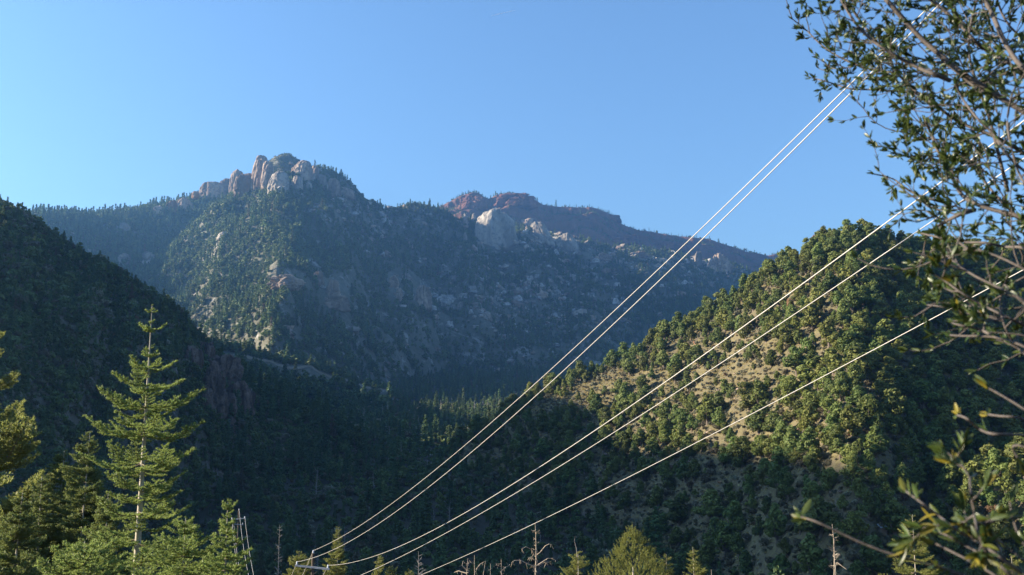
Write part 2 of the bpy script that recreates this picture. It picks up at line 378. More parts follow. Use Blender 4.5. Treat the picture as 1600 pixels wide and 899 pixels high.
polar_mesh('valley_floor', valley, np.radians(np.arange(-180, 180.1, 1.0)), np.concatenate([[0.01], np.geomspace(0.6, 4400, 170)]), m_vall, keep=30, key='valley')
polar_mesh('left_ridge', left_h.h, az_grid(0.12, 0.6, -112, 24), np.concatenate([np.arange(140, 480, 4), np.arange(480, 600, 2), np.arange(600, 900, 15)]), m_left, key='left')
polar_mesh('right_hill', right_h.h, az_grid(0.11, 1.0, -31, 132), np.concatenate([np.arange(150, 440, 2.5), np.arange(440, 520, 2), np.arange(520, 800, 15)]), m_right, key='right')
polar_mesh('near_spur', spur_h.h, az_grid(0.2, 1.0, -10, 62), np.arange(130, 330, 2.5), m_right, key='spur')
polar_mesh('middle_spur', mid_h.h, az_grid(0.12, 1.0, -60, 24), np.concatenate([np.arange(550, 990, 5), np.arange(990, 1200, 15)]), m_main, key='mid')
polar_mesh('mountain_shoulder', shoulder_h.h, az_grid(0.1, 1.0, -101, 10), np.concatenate([np.arange(1100, 2280, 9), np.arange(2280, 2800, 40)]), m_main, key='shoulder', keep=14)
polar_mesh('mountain', main_h.h, az_grid(0.08, 1.0, -61, 61), np.concatenate([np.arange(850, 2000, 8), np.arange(2000, 2750, 7), np.arange(2750, 3200, 40)]), m_main, key='main', keep=14)
polar_mesh('red_ridge', red_h.h, az_grid(0.08, 1.0, -61, 61), np.concatenate([np.arange(2200, 2700, 12), np.arange(2700, 3450, 5), np.arange(3450, 4300, 60)]), m_red, key='red', keep=14)
# ------------------------------------------------------------------ vegetation on the slopes
f_jun = leaf_mat('juniper_foliage', (.105, .132, .028), (.170, .188, .048), trans=0.35)
f_pin = leaf_mat('pinyon_foliage', (.080, .122, .028), (.140, .175, .046), trans=0.35)
f_oak = leaf_mat('scrub_foliage', (.105, .100, .055), (.170, .145, .085), trans=0.35, var=((.17, .085, .04), 0.985))
f_sage = leaf_mat('sage_foliage', (.14, .145, .09), (.22, .21, .135), trans=0.35)
f_grass = leaf_mat('dry_grass_blades', (.30, .25, .09), (.42, .36, .15), trans=0.35)
f_fir = leaf_mat('far_fir_foliage', (.055, .098, .036), (.105, .155, .054), trans=0.3, var=((.13, .085, .055), 0.99))
f_far = leaf_mat('far_scrub_foliage', (.072, .108, .030), (.132, .168, .050), trans=0.25)
m_bark = plain_mat('hillside_bark', (.10, .075, .055), (.20, .16, .13), 6, stretch=(1, 1, .15))
m_grey = plain_mat('weathered_grey_wood', (.20, .18, .16), (.34, .31, .28), 5, stretch=(1, 1, .12))

def leaf_faces(C, Nn, size, rg, asp=0.6, droop=0.0):
    """a small four-sided leaf clump at each point C, facing about Nn"""
    n = len(C)
    T = rg.normal(size=(n, 3)); T[:, 2] -= droop
    Nn = Nn / (np.linalg.norm(Nn, axis=1)[:, None] + 1e-9)
    T -= (T * Nn).sum(1)[:, None] * Nn; T /= np.linalg.norm(T, axis=1)[:, None] + 1e-9
    B = np.cross(Nn, T); s = np.broadcast_to(size, (n,))[:, None] * rg.uniform(0.65, 1.35, (n, 1))
    k = rg.uniform(-0.3, 0.3, (n, 1)) * s
    V = np.stack([C - T * s, C + B * s * asp + Nn * k, C + T * s, C - B * s * asp + Nn * k], 1).reshape(-1, 3)
    return V, np.arange(n * 4).reshape(n, 4)
def lobe_cloud(lobes, n, size, rg, asp=0.65, jit=0.4, shell=0.28):
    L = np.array(lobes); w = L[:, 3] * L[:, 3]; k = rg.choice(len(L), n, p=w / w.sum())
    d = rg.normal(size=(n, 3)); d /= np.linalg.norm(d, axis=1)[:, None]
    rr = rg.uniform(0, 1, n) ** shell
    C = L[k, :3] + d * (L[k, 3] * rr)[:, None] * np.stack([np.ones(n), np.ones(n), L[k, 4]], 1)
    return leaf_faces(C, d + rg.normal(size=(n, 3)) * jit, size, rg, asp)

def round_tree(rg, kind, n, leaf):
    """unit-height bushy tree: foliage cloud and a short forked trunk"""
    lobes = []
    m = rg.integers(9, 15)
    for i in range(m):
        t = (i + 0.5) / m; z = 0.2 + 0.68 * t
        wid = (0.36 * math.sin(math.pi * (0.22 + 0.70 * t)) + 0.02) if kind == 'jun' else (0.40 * (1.02 - t) ** 0.7 + 0.03)
        a = rg.uniform(0, 6.28); q = wid * rg.uniform(0.25, 0.8)
        lobes.append((q * math.cos(a), q * math.sin(a), z + rg.uniform(-.05, .05), rg.uniform(.10, .19) * (1.05 - 0.35 * t), rg.uniform(.7, 1.0)))
    lobes.append((0, 0, .5, .22, 1.4)); lobes.append((rg.uniform(-.05, .05), rg.uniform(-.05, .05), .86, .11, 1.1))
    V, F = lobe_cloud(lobes, n, leaf, rg)
    V[:, 2] = np.maximum(V[:, 2], 0.02)
    tb = MB(); tb.tube([(0, 0, -.12), (.01, 0, .12), (.02, .01, .4)], [.045, .035, .02], 6)
    for i in range(3):
        a = rg.uniform(0, 6.28); tb.tube([(0, 0, .1), (.08 * math.cos(a), .08 * math.sin(a), .25), (.16 * math.cos(a), .16 * math.sin(a), .5)], [.025, .018, .008], 5, cap=False)
    return V, F, tb
def cone_tree(rg, n, leaf, wide=0.17, bare=0.1, gaps=True):
    """unit-height conifer: foliage in irregular drooping tiers"""
    nl = int(rg.integers(11, 15)); C = []; D = []
    per = n // nl
    for i in range(nl):
        t = (i + rg.uniform(0.2, 0.8)) / nl; z = bare + (1 - bare) * t
        rad = wide * (1 - t) ** 0.85 + 0.012
        nb = int(rg.integers(5, 8))
        for b_ in range(nb):
            a = rg.uniform(0, 6.28); L = rad * rg.uniform(.6, 1.15)
            k = max(3, int(per / nb * (0.35 + 1.3 * (1 - t))))
            q = rg.uniform(0.12, 1, k); sp = rg.normal(size=(k, 3)) * 0.022
            C.append(np.stack([math.cos(a) * L * q, math.sin(a) * L * q, z - 0.25 * L * q + 0.1 * L * q * q], 1) + sp * np.array((1, 1, .6)))
            D.append(np.tile((math.cos(a) * .5, math.sin(a) * .5, .8), (k, 1)))
    C = np.vstack(C); D = np.vstack(D); k = 10
    C = np.vstack([C, np.stack([rg.normal(size=k) * .006, rg.normal(size=k) * .006, rg.uniform(.92, 1.0, k)], 1)]); D = np.vstack([D, rg.normal(size=(k, 3))])
    V, F = leaf_faces(C, D + rg.normal(size=C.shape) * .4, leaf, rg, 0.5)
    tb = MB(); tb.tube([(0, 0, -.06), (0, 0, .3), (0, 0, .95)], [.017, .012, .002], 5)
    return V, F, tb
def shrub(rg, n, leaf):
    lobes = [(rg.uniform(-.4, .4), rg.uniform(-.4, .4), rg.uniform(.25, .55), rg.uniform(.2, .34), .9) for _ in range(7)]
    V, F = lobe_cloud(lobes, n, leaf, rg); V[:, 2] = np.maximum(V[:, 2], 0)
    tb = MB()
    for i in range(5):
        a = rg.uniform(0, 6.28); tb.tube([(0, 0, -.1), (.12 * math.cos(a), .12 * math.sin(a), .2), (.35 * math.cos(a), .35 * math.sin(a), .6)], [.03, .02, .008], 4, cap=False)
    return V, F, tb
def bare_tree(rg):
    tb = MB(); tb.tube([(0, 0, -.05), (.01, 0, .5), (.02, .01, 1)], [.02, .013, .002], 5)
    for i in range(26):
        t = rg.uniform(.15, .95); a = rg.uniform(0, 6.28); L = .22 * (1.05 - t) + .03
        p = np.array((.01 * t, 0, t)); d = np.array((math.cos(a), math.sin(a), rg.uniform(.1, .7)))
        tb.tube([p, p + d * L * .6, p + d * L + (0, 0, .03)], [.006, .004, .002], 3, cap=False)
    return tb
def one_mesh(name, V, F, tb, fm, bm):
    b_ = MB(); b_.add(V, F, 0)
    for v, f, m in zip([0], [0], [0]): pass
    t = tb; off = b_.n
    for arr in t.V: b_.V.append(arr)
    for f in t.T: b_.T.append(f + off); b_.TM.append(np.full(len(f), 1))
    for f in t.Q: b_.Q.append(f + off); b_.QM.append(np.full(len(f), 1))
    b_.n += t.n
    return b_.build(name, [fm, bm])

# --- scattering of the masses nobody could count (one object each, geometry nodes)
def gn_scatter(name, pts, rot, scl, idx, protos, label, cat):
    """protos: meshes; pts (n,3); one point object that instances the prototypes"""
    col = bpy.data.collections.new(name + '_kinds')
    for i, me in enumerate(protos):
        col.objects.link(bpy.data.objects.new('%s_kind_%02d' % (name, i), me))
    me = bpy.data.meshes.new(name); me.vertices.add(len(pts)); me.vertices.foreach_set('co', np.asarray(pts, np.float32).ravel())
    for nm, tp, arr, fld in (('rot', 'FLOAT_VECTOR', rot, 'vector'), ('scl', 'FLOAT_VECTOR', scl, 'vector'), ('pick', 'INT', idx, 'value')):
        a = me.attributes.new(nm, tp, 'POINT'); a.data.foreach_set(fld, np.asarray(arr).astype(np.int32 if tp == 'INT' else np.float32).ravel())
    o = link(name, me); tag(o, label, cat, kind='stuff')
    ng = bpy.data.node_groups.new(name, 'GeometryNodeTree')
    ng.interface.new_socket('Geometry', in_out='INPUT', socket_type='NodeSocketGeometry'); ng.interface.new_socket('Geometry', in_out='OUTPUT', socket_type='NodeSocketGeometry')
    gi = ng.nodes.new('NodeGroupInput'); go = ng.nodes.new('NodeGroupOutput'); ip = ng.nodes.new('GeometryNodeInstanceOnPoints')
    ci = ng.nodes.new('GeometryNodeCollectionInfo'); ci.inputs[0].default_value = col; ci.inputs['Separate Children'].default_value = True; ci.inputs['Reset Children'].default_value = True
    def attr(nm, tp):
        n = ng.nodes.new('GeometryNodeInputNamedAttribute'); n.data_type = tp; n.inputs[0].default_value = nm; return n.outputs[0]
    L = ng.links
    L.new(gi.outputs[0], ip.inputs['Points']); L.new(ci.outputs[0], ip.inputs['Instance']); ip.inputs['Pick Instance'].default_value = True
    L.new(attr('pick', 'INT'), ip.inputs['Instance Index']); L.new(attr('rot', 'FLOAT_VECTOR'), ip.inputs['Rotation']); L.new(attr('scl', 'FLOAT_VECTOR'), ip.inputs['Scale'])
    L.new(ip.outputs[0], go.inputs[0])
    md = o.modifiers.new('scatter', 'NODES'); md.node_group = ng
    return o
def sample_polar(n, a0, a1, r0, r1, rg):
    a = R(a0) + (R(a1) - R(a0)) * rg.uniform(size=n); r = np.sqrt(r0 * r0 + (r1 * r1 - r0 * r0) * rg.uniform(size=n))
    return r * np.sin(a), r * np.cos(a)
def thin(x, y, dmin, pri=None):
    """indices keeping a minimum spacing (grid hash)"""
    dm = np.broadcast_to(dmin, x.shape); cell = float(dm.max()); grid = {}; out = []
    order = np.argsort(-pri) if pri is not None else range(len(x))
    for i in order:
        cx = int(x[i] // cell); cy = int(y[i] // cell); ok = True
        for a in (-1, 0, 1):
            for b_ in (-1, 0, 1):
                for j in grid.get((cx + a, cy + b_), ()):
                    if (x[i] - x[j]) ** 2 + (y[i] - y[j]) ** 2 < (0.5 * (dm[i] + dm[j])) ** 2: ok = False; break
                if not ok: break
            if not ok: break
        if ok: grid.setdefault((cx, cy), []).append(i); out.append(i)
    return np.array(out)
def rots(n, rg, tilt=0.06):
    return np.stack([rg.normal(size=n) * tilt, rg.normal(size=n) * tilt, rg.uniform(0, 6.28, n)], 1)
def ell(u, v, cu, cv, ru, rv): return np.exp(-(((u - cu) / ru) ** 2 + ((v - cv) / rv) ** 2))

rg = np.random.default_rng(101)
jun = [round_tree(rg, 'jun', 1300, .044) for _ in range(5)]
pin = [round_tree(rg, 'pin', 1300, .042) for _ in range(5)]
shr = [shrub(rg, 420, .075) for _ in range(4)]
fir = [cone_tree(rg, 1500, .032, wide=rg.uniform(.16, .23)) for _ in range(6)]
jun_m = [(mesh_np('juniper_crown', V, F, [f_jun]), tb.build('juniper_trunk', [m_bark])) for V, F, tb in jun]
pin_m = [(mesh_np('pinyon_crown', V, F, [f_pin]), tb.build('pinyon_trunk', [m_bark])) for V, F, tb in pin]
shr_m = [one_mesh('scrub_oak', *s, f_oak, m_bark) for s in shr]
fir_m = [one_mesh('slope_fir', *s, f_fir, m_bark) for s in fir]

# ---- right hill
def hill_sites(key, n, a0, a1, r0, r1, rg, margin=0.3):
    x, y = sample_polar(n, a0, a1, r0, r1, rg)
    h = HILLS[key].h(x, y); own = h >= gz(x, y) - margin
    return x[own], y[own], h[own]
x, y, z = hill_sites('right', 14000, -7, 31, 170, 500, rg); x2, y2, z2 = hill_sites('spur', 2500, 0, 31, 170, 290, rg)
x = np.r_[x, x2]; y = np.r_[y, y2]; z = np.r_[z, z2]
u, v = to_px(x, y, z)
dens = 0.56 + 0.6 * fbm2(x / 22, y / 22, 301, 3)
dens -= 0.75 * ell(u, v, 965, 600, 80, 24) + 0.6 * ell(u, v, 860, 640, 60, 25) + 0.35 * ell(u, v, 1100, 610, 90, 40) + 0.3 * ell(u, v, 1180, 580, 70, 50) + 0.4 * ell(u, v, 1050, 780, 120, 50)
dens += 0.5 * sstep(1290, 1400, u) + 0.35 * sstep(60, 0, v - np.interp(u, [700, 810, 1000, 1200, 1300, 1600], [680, 615, 540, 405, 350, 380]))
keep = rg.uniform(size=len(x)) < np.clip(dens, 0.03, 1)
x, y, z, u, v = [q[keep] for q in (x, y, z, u, v)]
hgt = np.clip(rg.lognormal(math.log(4.7), .36, len(x)), 2.0, 9.5)
k = thin(x, y, hgt * 0.57, hgt + rg.uniform(0, 2, len(x))); x, y, z, u, v, hgt = [q[k] for q in (x, y, z, u, v, hgt)]
inv = (u > -20) & (u < 1640) & (v > 300) & (v < 930)
x, y, z, u, v, hgt = [q[inv] for q in (x, y, z, u, v, hgt)]
spc = rg.uniform(size=len(x)) + 0.25 * fbm2(x / 40, y / 40, 305, 2) < 0.52          # juniper or pinyon
lit_v = np.interp(u, [680, 815, 950, 1100, 1250, 1400, 1420, 1600], [600, 650, 680, 708, 738, 745, 700, 690])
crest_v = np.interp(u, [680, 700, 725, 780, 805, 860, 920, 990, 1020, 1083, 1120, 1160, 1203, 1247, 1293, 1330, 1400, 1440, 1525, 1600], [712, 695, 672, 648, 624, 594, 574, 546, 526, 491, 474, 451, 417, 394, 361, 358, 372, 382, 388, 392])
def zone(i):
    if v[i] - crest_v[i] < 22: return ('on the crest of the right hill', 'on the hill crest')
    if u[i] > 1400 and v[i] > 690: return ('on the low spur behind the leafy shrub', 'on the low spur')
    if u[i] > 1345: return ('on the dark flank right of the hilltop', 'on the dark flank')
    if v[i] > lit_v[i]: return ('in the deep shade at the foot of the hill', 'in the shade of the hill foot')
    if u[i] < 1060: return ('around the tan grass clearing of the sunlit slope', 'around the grass clearing')
    return ('on the sunlit slope below the hilltop', 'on the sunlit slope')
order = np.argsort(-hgt / np.hypot(x, y))
cnt = {'jun': 0, 'pin': 0}; rest = []
for i in order:
    sp = 'jun' if spc[i] else 'pin'
    if cnt[sp] >= 298: rest.append(i); continue
    cnt[sp] += 1
    cm, tm = (jun_m if sp == 'jun' else pin_m)[int(rg.integers(0, 5))]
    nm = 'juniper_tree' if sp == 'jun' else 'pinyon_pine'
    ph, gp = zone(i)
    root = empty(nm, (x[i], y[i], z[i] - 0.1), rg.uniform(0, 6.28)); s = float(hgt[i]); wf = rg.uniform(1.0, 1.4)
    root.scale = (s * wf, s * wf, s)
    link('trunk', tm, root); link('crown', cm, root)
    size = 'tall ' if hgt[i] > 6.2 else 'small ' if hgt[i] < 4.2 else 'middling '
    tag(root, size + ('rounded olive green juniper ' if sp == 'jun' else 'pointed dark green pinyon pine ') + ph, 'tree', ('junipers ' if sp == 'jun' else 'pinyon pines ') + gp)
print('right hill trees', cnt, 'rest', len(rest))
if rest:
    rest = np.array(rest); pr = [one_mesh('hill_tree', *t, f_jun if j < 5 else f_pin, m_bark) for j, t in enumerate(jun + pin)]
    n = len(rest); gn_scatter('hillside_trees', np.stack([x[rest], y[rest], z[rest] - .1], 1), rots(n, rg), np.repeat(hgt[rest, None], 3, 1), rg.integers(0, 10, n), pr, 'many small round trees massed over the right hill', 'trees')
tree_xy = np.stack([x, y], 1)
# scrub: the larger ones are things, sage and grass tufts are stuff
x, y, z = hill_sites('right', 30000, -7, 31, 175, 480, rg); x2, y2, z2 = hill_sites('spur', 5000, 0, 31, 170, 280, rg)
x = np.r_[x, x2]; y = np.r_[y, y2]; z = np.r_[z, z2]; u, v = to_px(x, y, z)
inv = (u > -10) & (u < 1610) & (v < 910); x, y, z, u, v = [q[inv] for q in (x, y, z, u, v)]
hs = np.clip(rg.lognormal(math.log(1.25), .35, len(x)), .6, 2.8)
k = thin(x, y, hs * 0.62 + .2, hs); x, y, z, u, v, hs = [q[k] for q in (x, y, z, u, v, hs)]
order = np.argsort(-hs / np.hypot(x, y)); big = order[:290]; small = order[290:]
lit_v = np.interp(u, [680, 815, 950, 1100, 1250, 1400, 1420, 1600], [600, 650, 680, 708, 738, 745, 700, 690])
for i in big:
    o = link('scrub_oak', shr_m[int(rg.integers(0, 4))], loc=(x[i], y[i], z[i] - .1)); o.rotation_euler = (0, 0, rg.uniform(0, 6.28)); s = float(hs[i]); o.scale = (s * 1.25, s * 1.25, s)
    if u[i] > 1345: ph = 'on the dark flank and spur behind the leafy shrub'
    elif v[i] > lit_v[i]: ph = 'low in the shade at the foot of the hill'
    else: ph = 'between the trees of the sunlit slope'
    tag(o, ('broad' if hs[i] > 1.9 else 'little') + ' low brown grey scrub bush ' + ph, 'shrub', 'scrub ' + ph)
sage_m = [one_mesh('sage', *shrub(rg, 160, .13), f_sage, m_bark) for _ in range(3)] + [one_mesh('scrub', *shrub(rg, 200, .12), f_oak, m_bark) for _ in range(2)]
n = len(small); gn_scatter('low_scrub', np.stack([x[small], y[small], z[small] - .05], 1), rots(n, rg, .1), np.repeat(hs[small, None] * .9, 3, 1), rg.integers(0, 5, n), sage_m, 'countless low sage and scrub bushes dotted over the right hill', 'scrub')
def tuft(rg, n):
    P = rg.normal(size=(n, 3)) * (.28, .28, 0); h = rg.uniform(.4, 1, n); a = rg.uniform(0, 6.28, n); w = .05
    d = np.stack([np.cos(a), np.sin(a), a * 0], 1); lean = rg.normal(size=(n, 3)) * (.2, .2, 0)
    V = np.stack([P - d * w, P + d * w, P + lean + np.stack([h * 0, h * 0, h], 1)], 1).reshape(-1, 3)
    return mesh_np('grass_tuft', V, np.arange(n * 3).reshape(n, 3), [f_grass])
x, y, z = hill_sites('right', 60000, -7, 26, 180, 480, rg); u, v = to_px(x, y, z)
g = 0.22 + 0.35 * fbm2(x / 14, y / 14, 331, 3) + 1.2 * ell(u, v, 960, 598, 100, 34) + 0.6 * ell(u, v, 850, 630, 60, 25) + .3 * ell(u, v, 1120, 600, 120, 60)
k = rg.uniform(size=len(x)) < g; x, y, z = x[k], y[k], z[k]; n = len(x)
gn_scatter('dry_grass', np.stack([x, y, z], 1), rots(n, rg, .12), np.repeat(rg.uniform(.35, .8, (n, 1)), 3, 1) * np.array((1.5, 1.5, .8)), rg.integers(0, 3, n), [tuft(rg, 34) for _ in range(3)], 'dry tan grass growing between the trees of the right hill', 'grass')

# ---- left ridge and valley floor: firs; the largest in view are things
x, y, z = hill_sites('left', 24000, -31, 3, 170, 590, rg); u, v = to_px(x, y, z)
dens = 0.52 + 0.7 * fbm2(x / 30, y / 30, 401, 3) - 0.5 * ell(u, v, 340, 590, 35, 60) - 0.5 * ell(u, v, 180, 500, 70, 25) - 0.5 * ell(u, v, 420, 690, 40, 25)
k = rg.uniform(size=len(x)) < np.clip(dens, .02, 1); x, y, z, u, v = [q[k] for q in (x, y, z, u, v)]
hgt = np.clip(rg.lognormal(math.log(7.5), .3, len(x)), 3, 15) * np.interp(u, [0, 250, 330, 450, 700], [.55, .6, .85, 1.15, 1.3])
k = thin(x, y, hgt * 0.34, hgt); x, y, z, u, v, hgt = [q[k] for q in (x, y, z, u, v, hgt)]
inv = (u > -25) & (u < 1620) & (v < 930); x, y, z, u, v, hgt = [q[inv] for q in (x, y, z, u, v, hgt)]
cv = np.interp(u, [0, 60, 113, 167, 227, 280, 310, 350, 385, 425, 500, 535, 570, 620, 690], [322, 353, 384, 418, 447, 490, 525, 556, 590, 614, 648, 672, 705, 748, 805])
pri = hgt / np.hypot(x, y) + (v - cv < 16) * .01
order = np.argsort(-pri); big = order[:440]; rest = order[440:]
oak_m = [one_mesh('slope_oak', *round_tree(rg, 'jun', 700, .055), f_far, m_bark) for _ in range(4)]
for i in big:
    rnd = rg.uniform() < (.6 if u[i] < 330 else .25); s = float(hgt[i]) * (.8 if rnd else 1)
    o = link('slope_oak' if rnd else 'slope_fir', oak_m[int(rg.integers(0, 4))] if rnd else fir_m[int(rg.integers(0, 6))], loc=(x[i], y[i], z[i] - .2)); o.rotation_euler = (0, 0, rg.uniform(0, 6.28)); o.scale = (s * (1.2 if rnd else 1), s * (1.2 if rnd else 1), s)
    if v[i] - cv[i] < 18: ph = 'along the crest of the dark left ridge'
    elif u[i] < 330: ph = 'on the hazy slope behind the tall bright fir'
    else: ph = 'on the dark slope right of the red cliff'
    tag(o, ('tall ' if s > 8 else 'small ' if s < 4.5 else 'middling ') + ('dark rounded oak ' if rnd else 'dark pointed fir ') + ph, 'tree', ('oaks ' if rnd else 'firs ') + ph)
mixm = fir_m + [one_mesh('slope_shrub', *round_tree(rg, 'jun', 500, .06), f_far, m_bark) for _ in range(3)] + [one_mesh('slope_scrub', *shrub(rg, 250, .1), f_oak, m_bark)]
n = len(rest); pk = rg.integers(0, 10, n); sc3 = np.repeat(hgt[rest, None], 3, 1); sc3[pk >= 6] *= .55; sc3[pk == 9] *= .5
gn_scatter('left_ridge_forest', np.stack([x[rest], y[rest], z[rest] - .2], 1), rots(n, rg, .04), sc3, pk, mixm, 'dark mass of firs and scrub covering the left ridge', 'forest')
x, y = sample_polar(30000, -29, 29, 140, 1600, rg); vz = valley(x, y); own = vz >= gz(x, y) - .3; x, y, z = x[own], y[own], vz[own]
hgt = np.clip(rg.lognormal(math.log(6.5), .4, len(x)), 2, 15); k = thin(x, y, hgt * .36, hgt); x, y, z, hgt = [q[k] for q in (x, y, z, hgt)]; n = len(x)
pk = rg.integers(0, 10, n); sc3 = np.repeat(hgt[:, None], 3, 1); sc3[pk >= 6] *= .6; sc3[pk == 9] *= .5
bt = [bare_tree(rg).build('bare_tree', [m_grey]) for _ in range(2)]
pk = np.where(rg.uniform(size=n) < .06, 10 + rg.integers(0, 2, n), pk)
gn_scatter('valley_forest', np.stack([x, y, z - .2], 1), rots(n, rg, .04), sc3, pk, mixm + bt, 'dark trees and bare thickets filling the valley floor', 'forest')

# understorey of the left ridge and valley floor
x, y, z = hill_sites('left', 26000, -31, 3, 170, 560, rg); xv, yv = sample_polar(26000, -29, 29, 140, 900, rg); vz = valley(xv, yv); ok = vz >= gz(xv, yv) - .3
x = np.r_[x, xv[ok]]; y = np.r_[y, yv[ok]]; z = np.r_[z, vz[ok]]; hs = np.clip(rg.lognormal(math.log(1.5), .4, len(x)), .6, 4) * (1 + np.hypot(x, y) / 900); n = len(x)
und = [one_mesh('understorey', *shrub(rg, 170, .13), fm_, m_bark) for fm_ in (f_far, f_far, f_oak, f_sage)]
gn_scatter('undergrowth', np.stack([x, y, z - .1], 1), rots(n, rg, .08), np.repeat(hs[:, None], 3, 1), rg.choice(4, n, p=(.35, .35, .2, .1)), und, 'low dark undergrowth on the left ridge and valley floor', 'undergrowth')

def hit(u, v, r0=150, r1=3600, step=4.0, fallback=None):
    rr = np.arange(r0, r1, step); d = ray(u, v); d = d / math.hypot(d[0], d[1]); P = rr[:, None] * d
    k = np.nonzero(P[:, 2] < gz(P[:, 0], P[:, 1]))[0]
    if len(k) and (fallback is None or abs(rr[k[0]] - fallback) < 400): return P[k[0]]
    return d * (fallback or 2000)
tp = np.array([hit(u, v, 600, 1100, 2.0) for (u, v) in ((366, 554), (385, 559), (410, 565), (440, 571), (470, 577), (500, 584), (530, 592), (560, 601), (585, 608), (604, 613))])
tt = np.linspace(0, len(tp) - 1, 90); TRX = np.interp(tt, range(len(tp)), tp[:, 0]); TRY = np.interp(tt, range(len(tp)), tp[:, 1])
w8 = np.hanning(25); w8 /= w8.sum(); TRY = np.convolve(np.pad(TRY, 12, 'edge'), w8, 'valid')
o_ = np.argsort(TRX); TRX = TRX[o_]; TRY = TRY[o_]; print('track', TRX[[0, -1]], TRY[[0, 45, -1]])
def rock_mask(x, y, u, v):
    g = -0.09 + 0.9 * fbm2(x / 34, y / 34, 701, 4) + 0.40 * ell(u, v, 800, 470, 120, 45) + .35 * ell(u, v, 520, 330, 60, 35) + .4 * ell(u, v, 850, 375, 60, 20) + .35 * ell(u, v, 600, 350, 50, 30)
    return g + .45 * ell(u, v, 1100, 410, 90, 22) + .3 * ell(u, v, 940, 400, 60, 20) - .25 * ell(u, v, 690, 560, 70, 80) - .5 * ell(u, v, 340, 430, 130, 110) + .12 * sstep(560, 720, u)
# ---- far mountain forests
far_r = [one_mesh('far_oak', *round_tree(rg, 'jun', 150, .11), f_far, m_bark) for _ in range(4)]
far_f = [one_mesh('far_fir', *cone_tree(rg, 170, .06, wide=.19), f_fir, m_bark) for _ in range(3)]
def far_forest(name, key, n, a0, a1, r0, r1, dmin, label, hmed=7.8, firf=.3, dens0=.60):
    x, y, z = hill_sites(key, n, a0, a1, r0, r1, rg, 1.0)
    D, Z = HILLS[key].crest(np.arctan2(x, y)); near = np.hypot(x, y) < D + 40; x, y, z = x[near], y[near], z[near]
    nn = fbm2(x / 60, y / 60, 501, 4); e = 6.0
    gx = (HILLS[key].h(x + e, y) - HILLS[key].h(x - e, y)) / (2 * e); gy = (HILLS[key].h(x, y + e) - HILLS[key].h(x, y - e)) / (2 * e)
    st = np.hypot(gx, gy)
    k = rg.uniform(size=len(x)) < np.clip(dens0 + .55 * nn - .6 * sstep(1.5, 2.6, st) + (.7 * ell(*to_px(x, y, z), 330, 430, 150, 130) if key == 'main' else 0), .25, 1)
    x, y, z = x[k], y[k], z[k]
    if key in ('main', 'shoulder'):
        u, v = to_px(x, y, z); gap = rng.uniform(size=len(x)) < np.clip(1.5 * rock_mask(x, y, u, v), 0, .9)
        gap |= (u > 385) & (u < 492) & (v < 275) & (rng.uniform(size=len(x)) < .3)
        for (a_, b_, c_, d_) in ((744, 806, 322, 394), (828, 860, 340, 386), (870, 906, 360, 398), (645, 674, 438, 484), (498, 548, 436, 490), (606, 630, 426, 474), (424, 474, 428, 452)): gap |= (u > a_) & (u < b_) & (v > c_) & (v < d_)
        x, y, z = x[~gap], y[~gap], z[~gap]
    if key == 'mid':
        dy = y - np.interp(x, TRX, TRY); on = (x > TRX[0] - 8) & (x < TRX[-1] + 8) & (dy > -26) & (dy < 7); x, y, z = x[~on], y[~on], z[~on]
    hg = np.clip(rg.lognormal(math.log(hmed), .42, len(x)), 2.2, 17)
    u, v = to_px(x, y, z); tops = (u > 385) & (u < 492) & (v < 275) & (key in ('main', 'shoulder')); hg[tops] = 1.5 + .25 * hg[tops]
    n = len(x); isf = rg.uniform(size=n) < np.clip(firf + .5 * fbm2(x / 120, y / 120, 511, 3), .03, .95)
    isf &= ~tops
    pk = np.where(isf, 4 + rg.integers(0, 3, n), rg.integers(0, 4, n)); s3 = np.stack([hg, hg, hg], 1); s3[~isf] *= np.array((.95, .95, .72)); s3[isf] *= 1.25
    gn_scatter(name, np.stack([x, y, z - .3], 1), rots(n, rg, .05), s3, pk, far_r + far_f, label, 'forest')
far_forest('mountain_forest', 'main', 150000, -24, 24, 900, 2700, 5, 'dark trees and scrub covering the rocky mountain')
far_forest('shoulder_forest', 'shoulder', 60000, -30, -12, 1200, 2260, 5, 'pines and scrub covering the shoulder left of the rocky peak', hmed=8, firf=.5)
far_forest('middle_spur_forest', 'mid', 16000, -30, 0, 600, 1000, 4, 'trees covering the middle spur around the dirt track', hmed=6)
far_forest('red_ridge_forest', 'red', 44000, -12, 24, 2350, 3400, 6, 'dark trees dotting the distant red ridge', hmed=4.8, firf=.5, dens0=.6)
# ------------------------------------------------------------------ rocks, track, shed
m_tan = rock_mat('tan_rock', (.21, .155, .118), (.33, .250, .188), (.41, .32, .245), 0.035)
m_pale = rock_mat('pale_rock', (.215, .18, .15), (.325, .28, .232), (.40, .355, .30), 0.035)
m_orange = rock_mat('orange_rock', (.20, .115, .065), (.31, .18, .105), (.38, .25, .155), 0.06)
m_redrock = rock_mat('red_rock', (.105, .048, .036), (.165, .073, .053), (.21, .105, .075), 0.04)
m_cliff = rock_mat('dark_red_cliff_rock', (.085, .058, .044), (.145, .100, .075), (.21, .15, .115), 0.3)
m_dome = rock_mat('pale_dome_rock', (.22, .195, .165), (.33, .295, .25), (.40, .365, .315), 0.02)
m_snow = rock_mat('white_ledge_rock', (.28, .265, .245), (.38, .36, .335), (.46, .44, .415), 0.06)

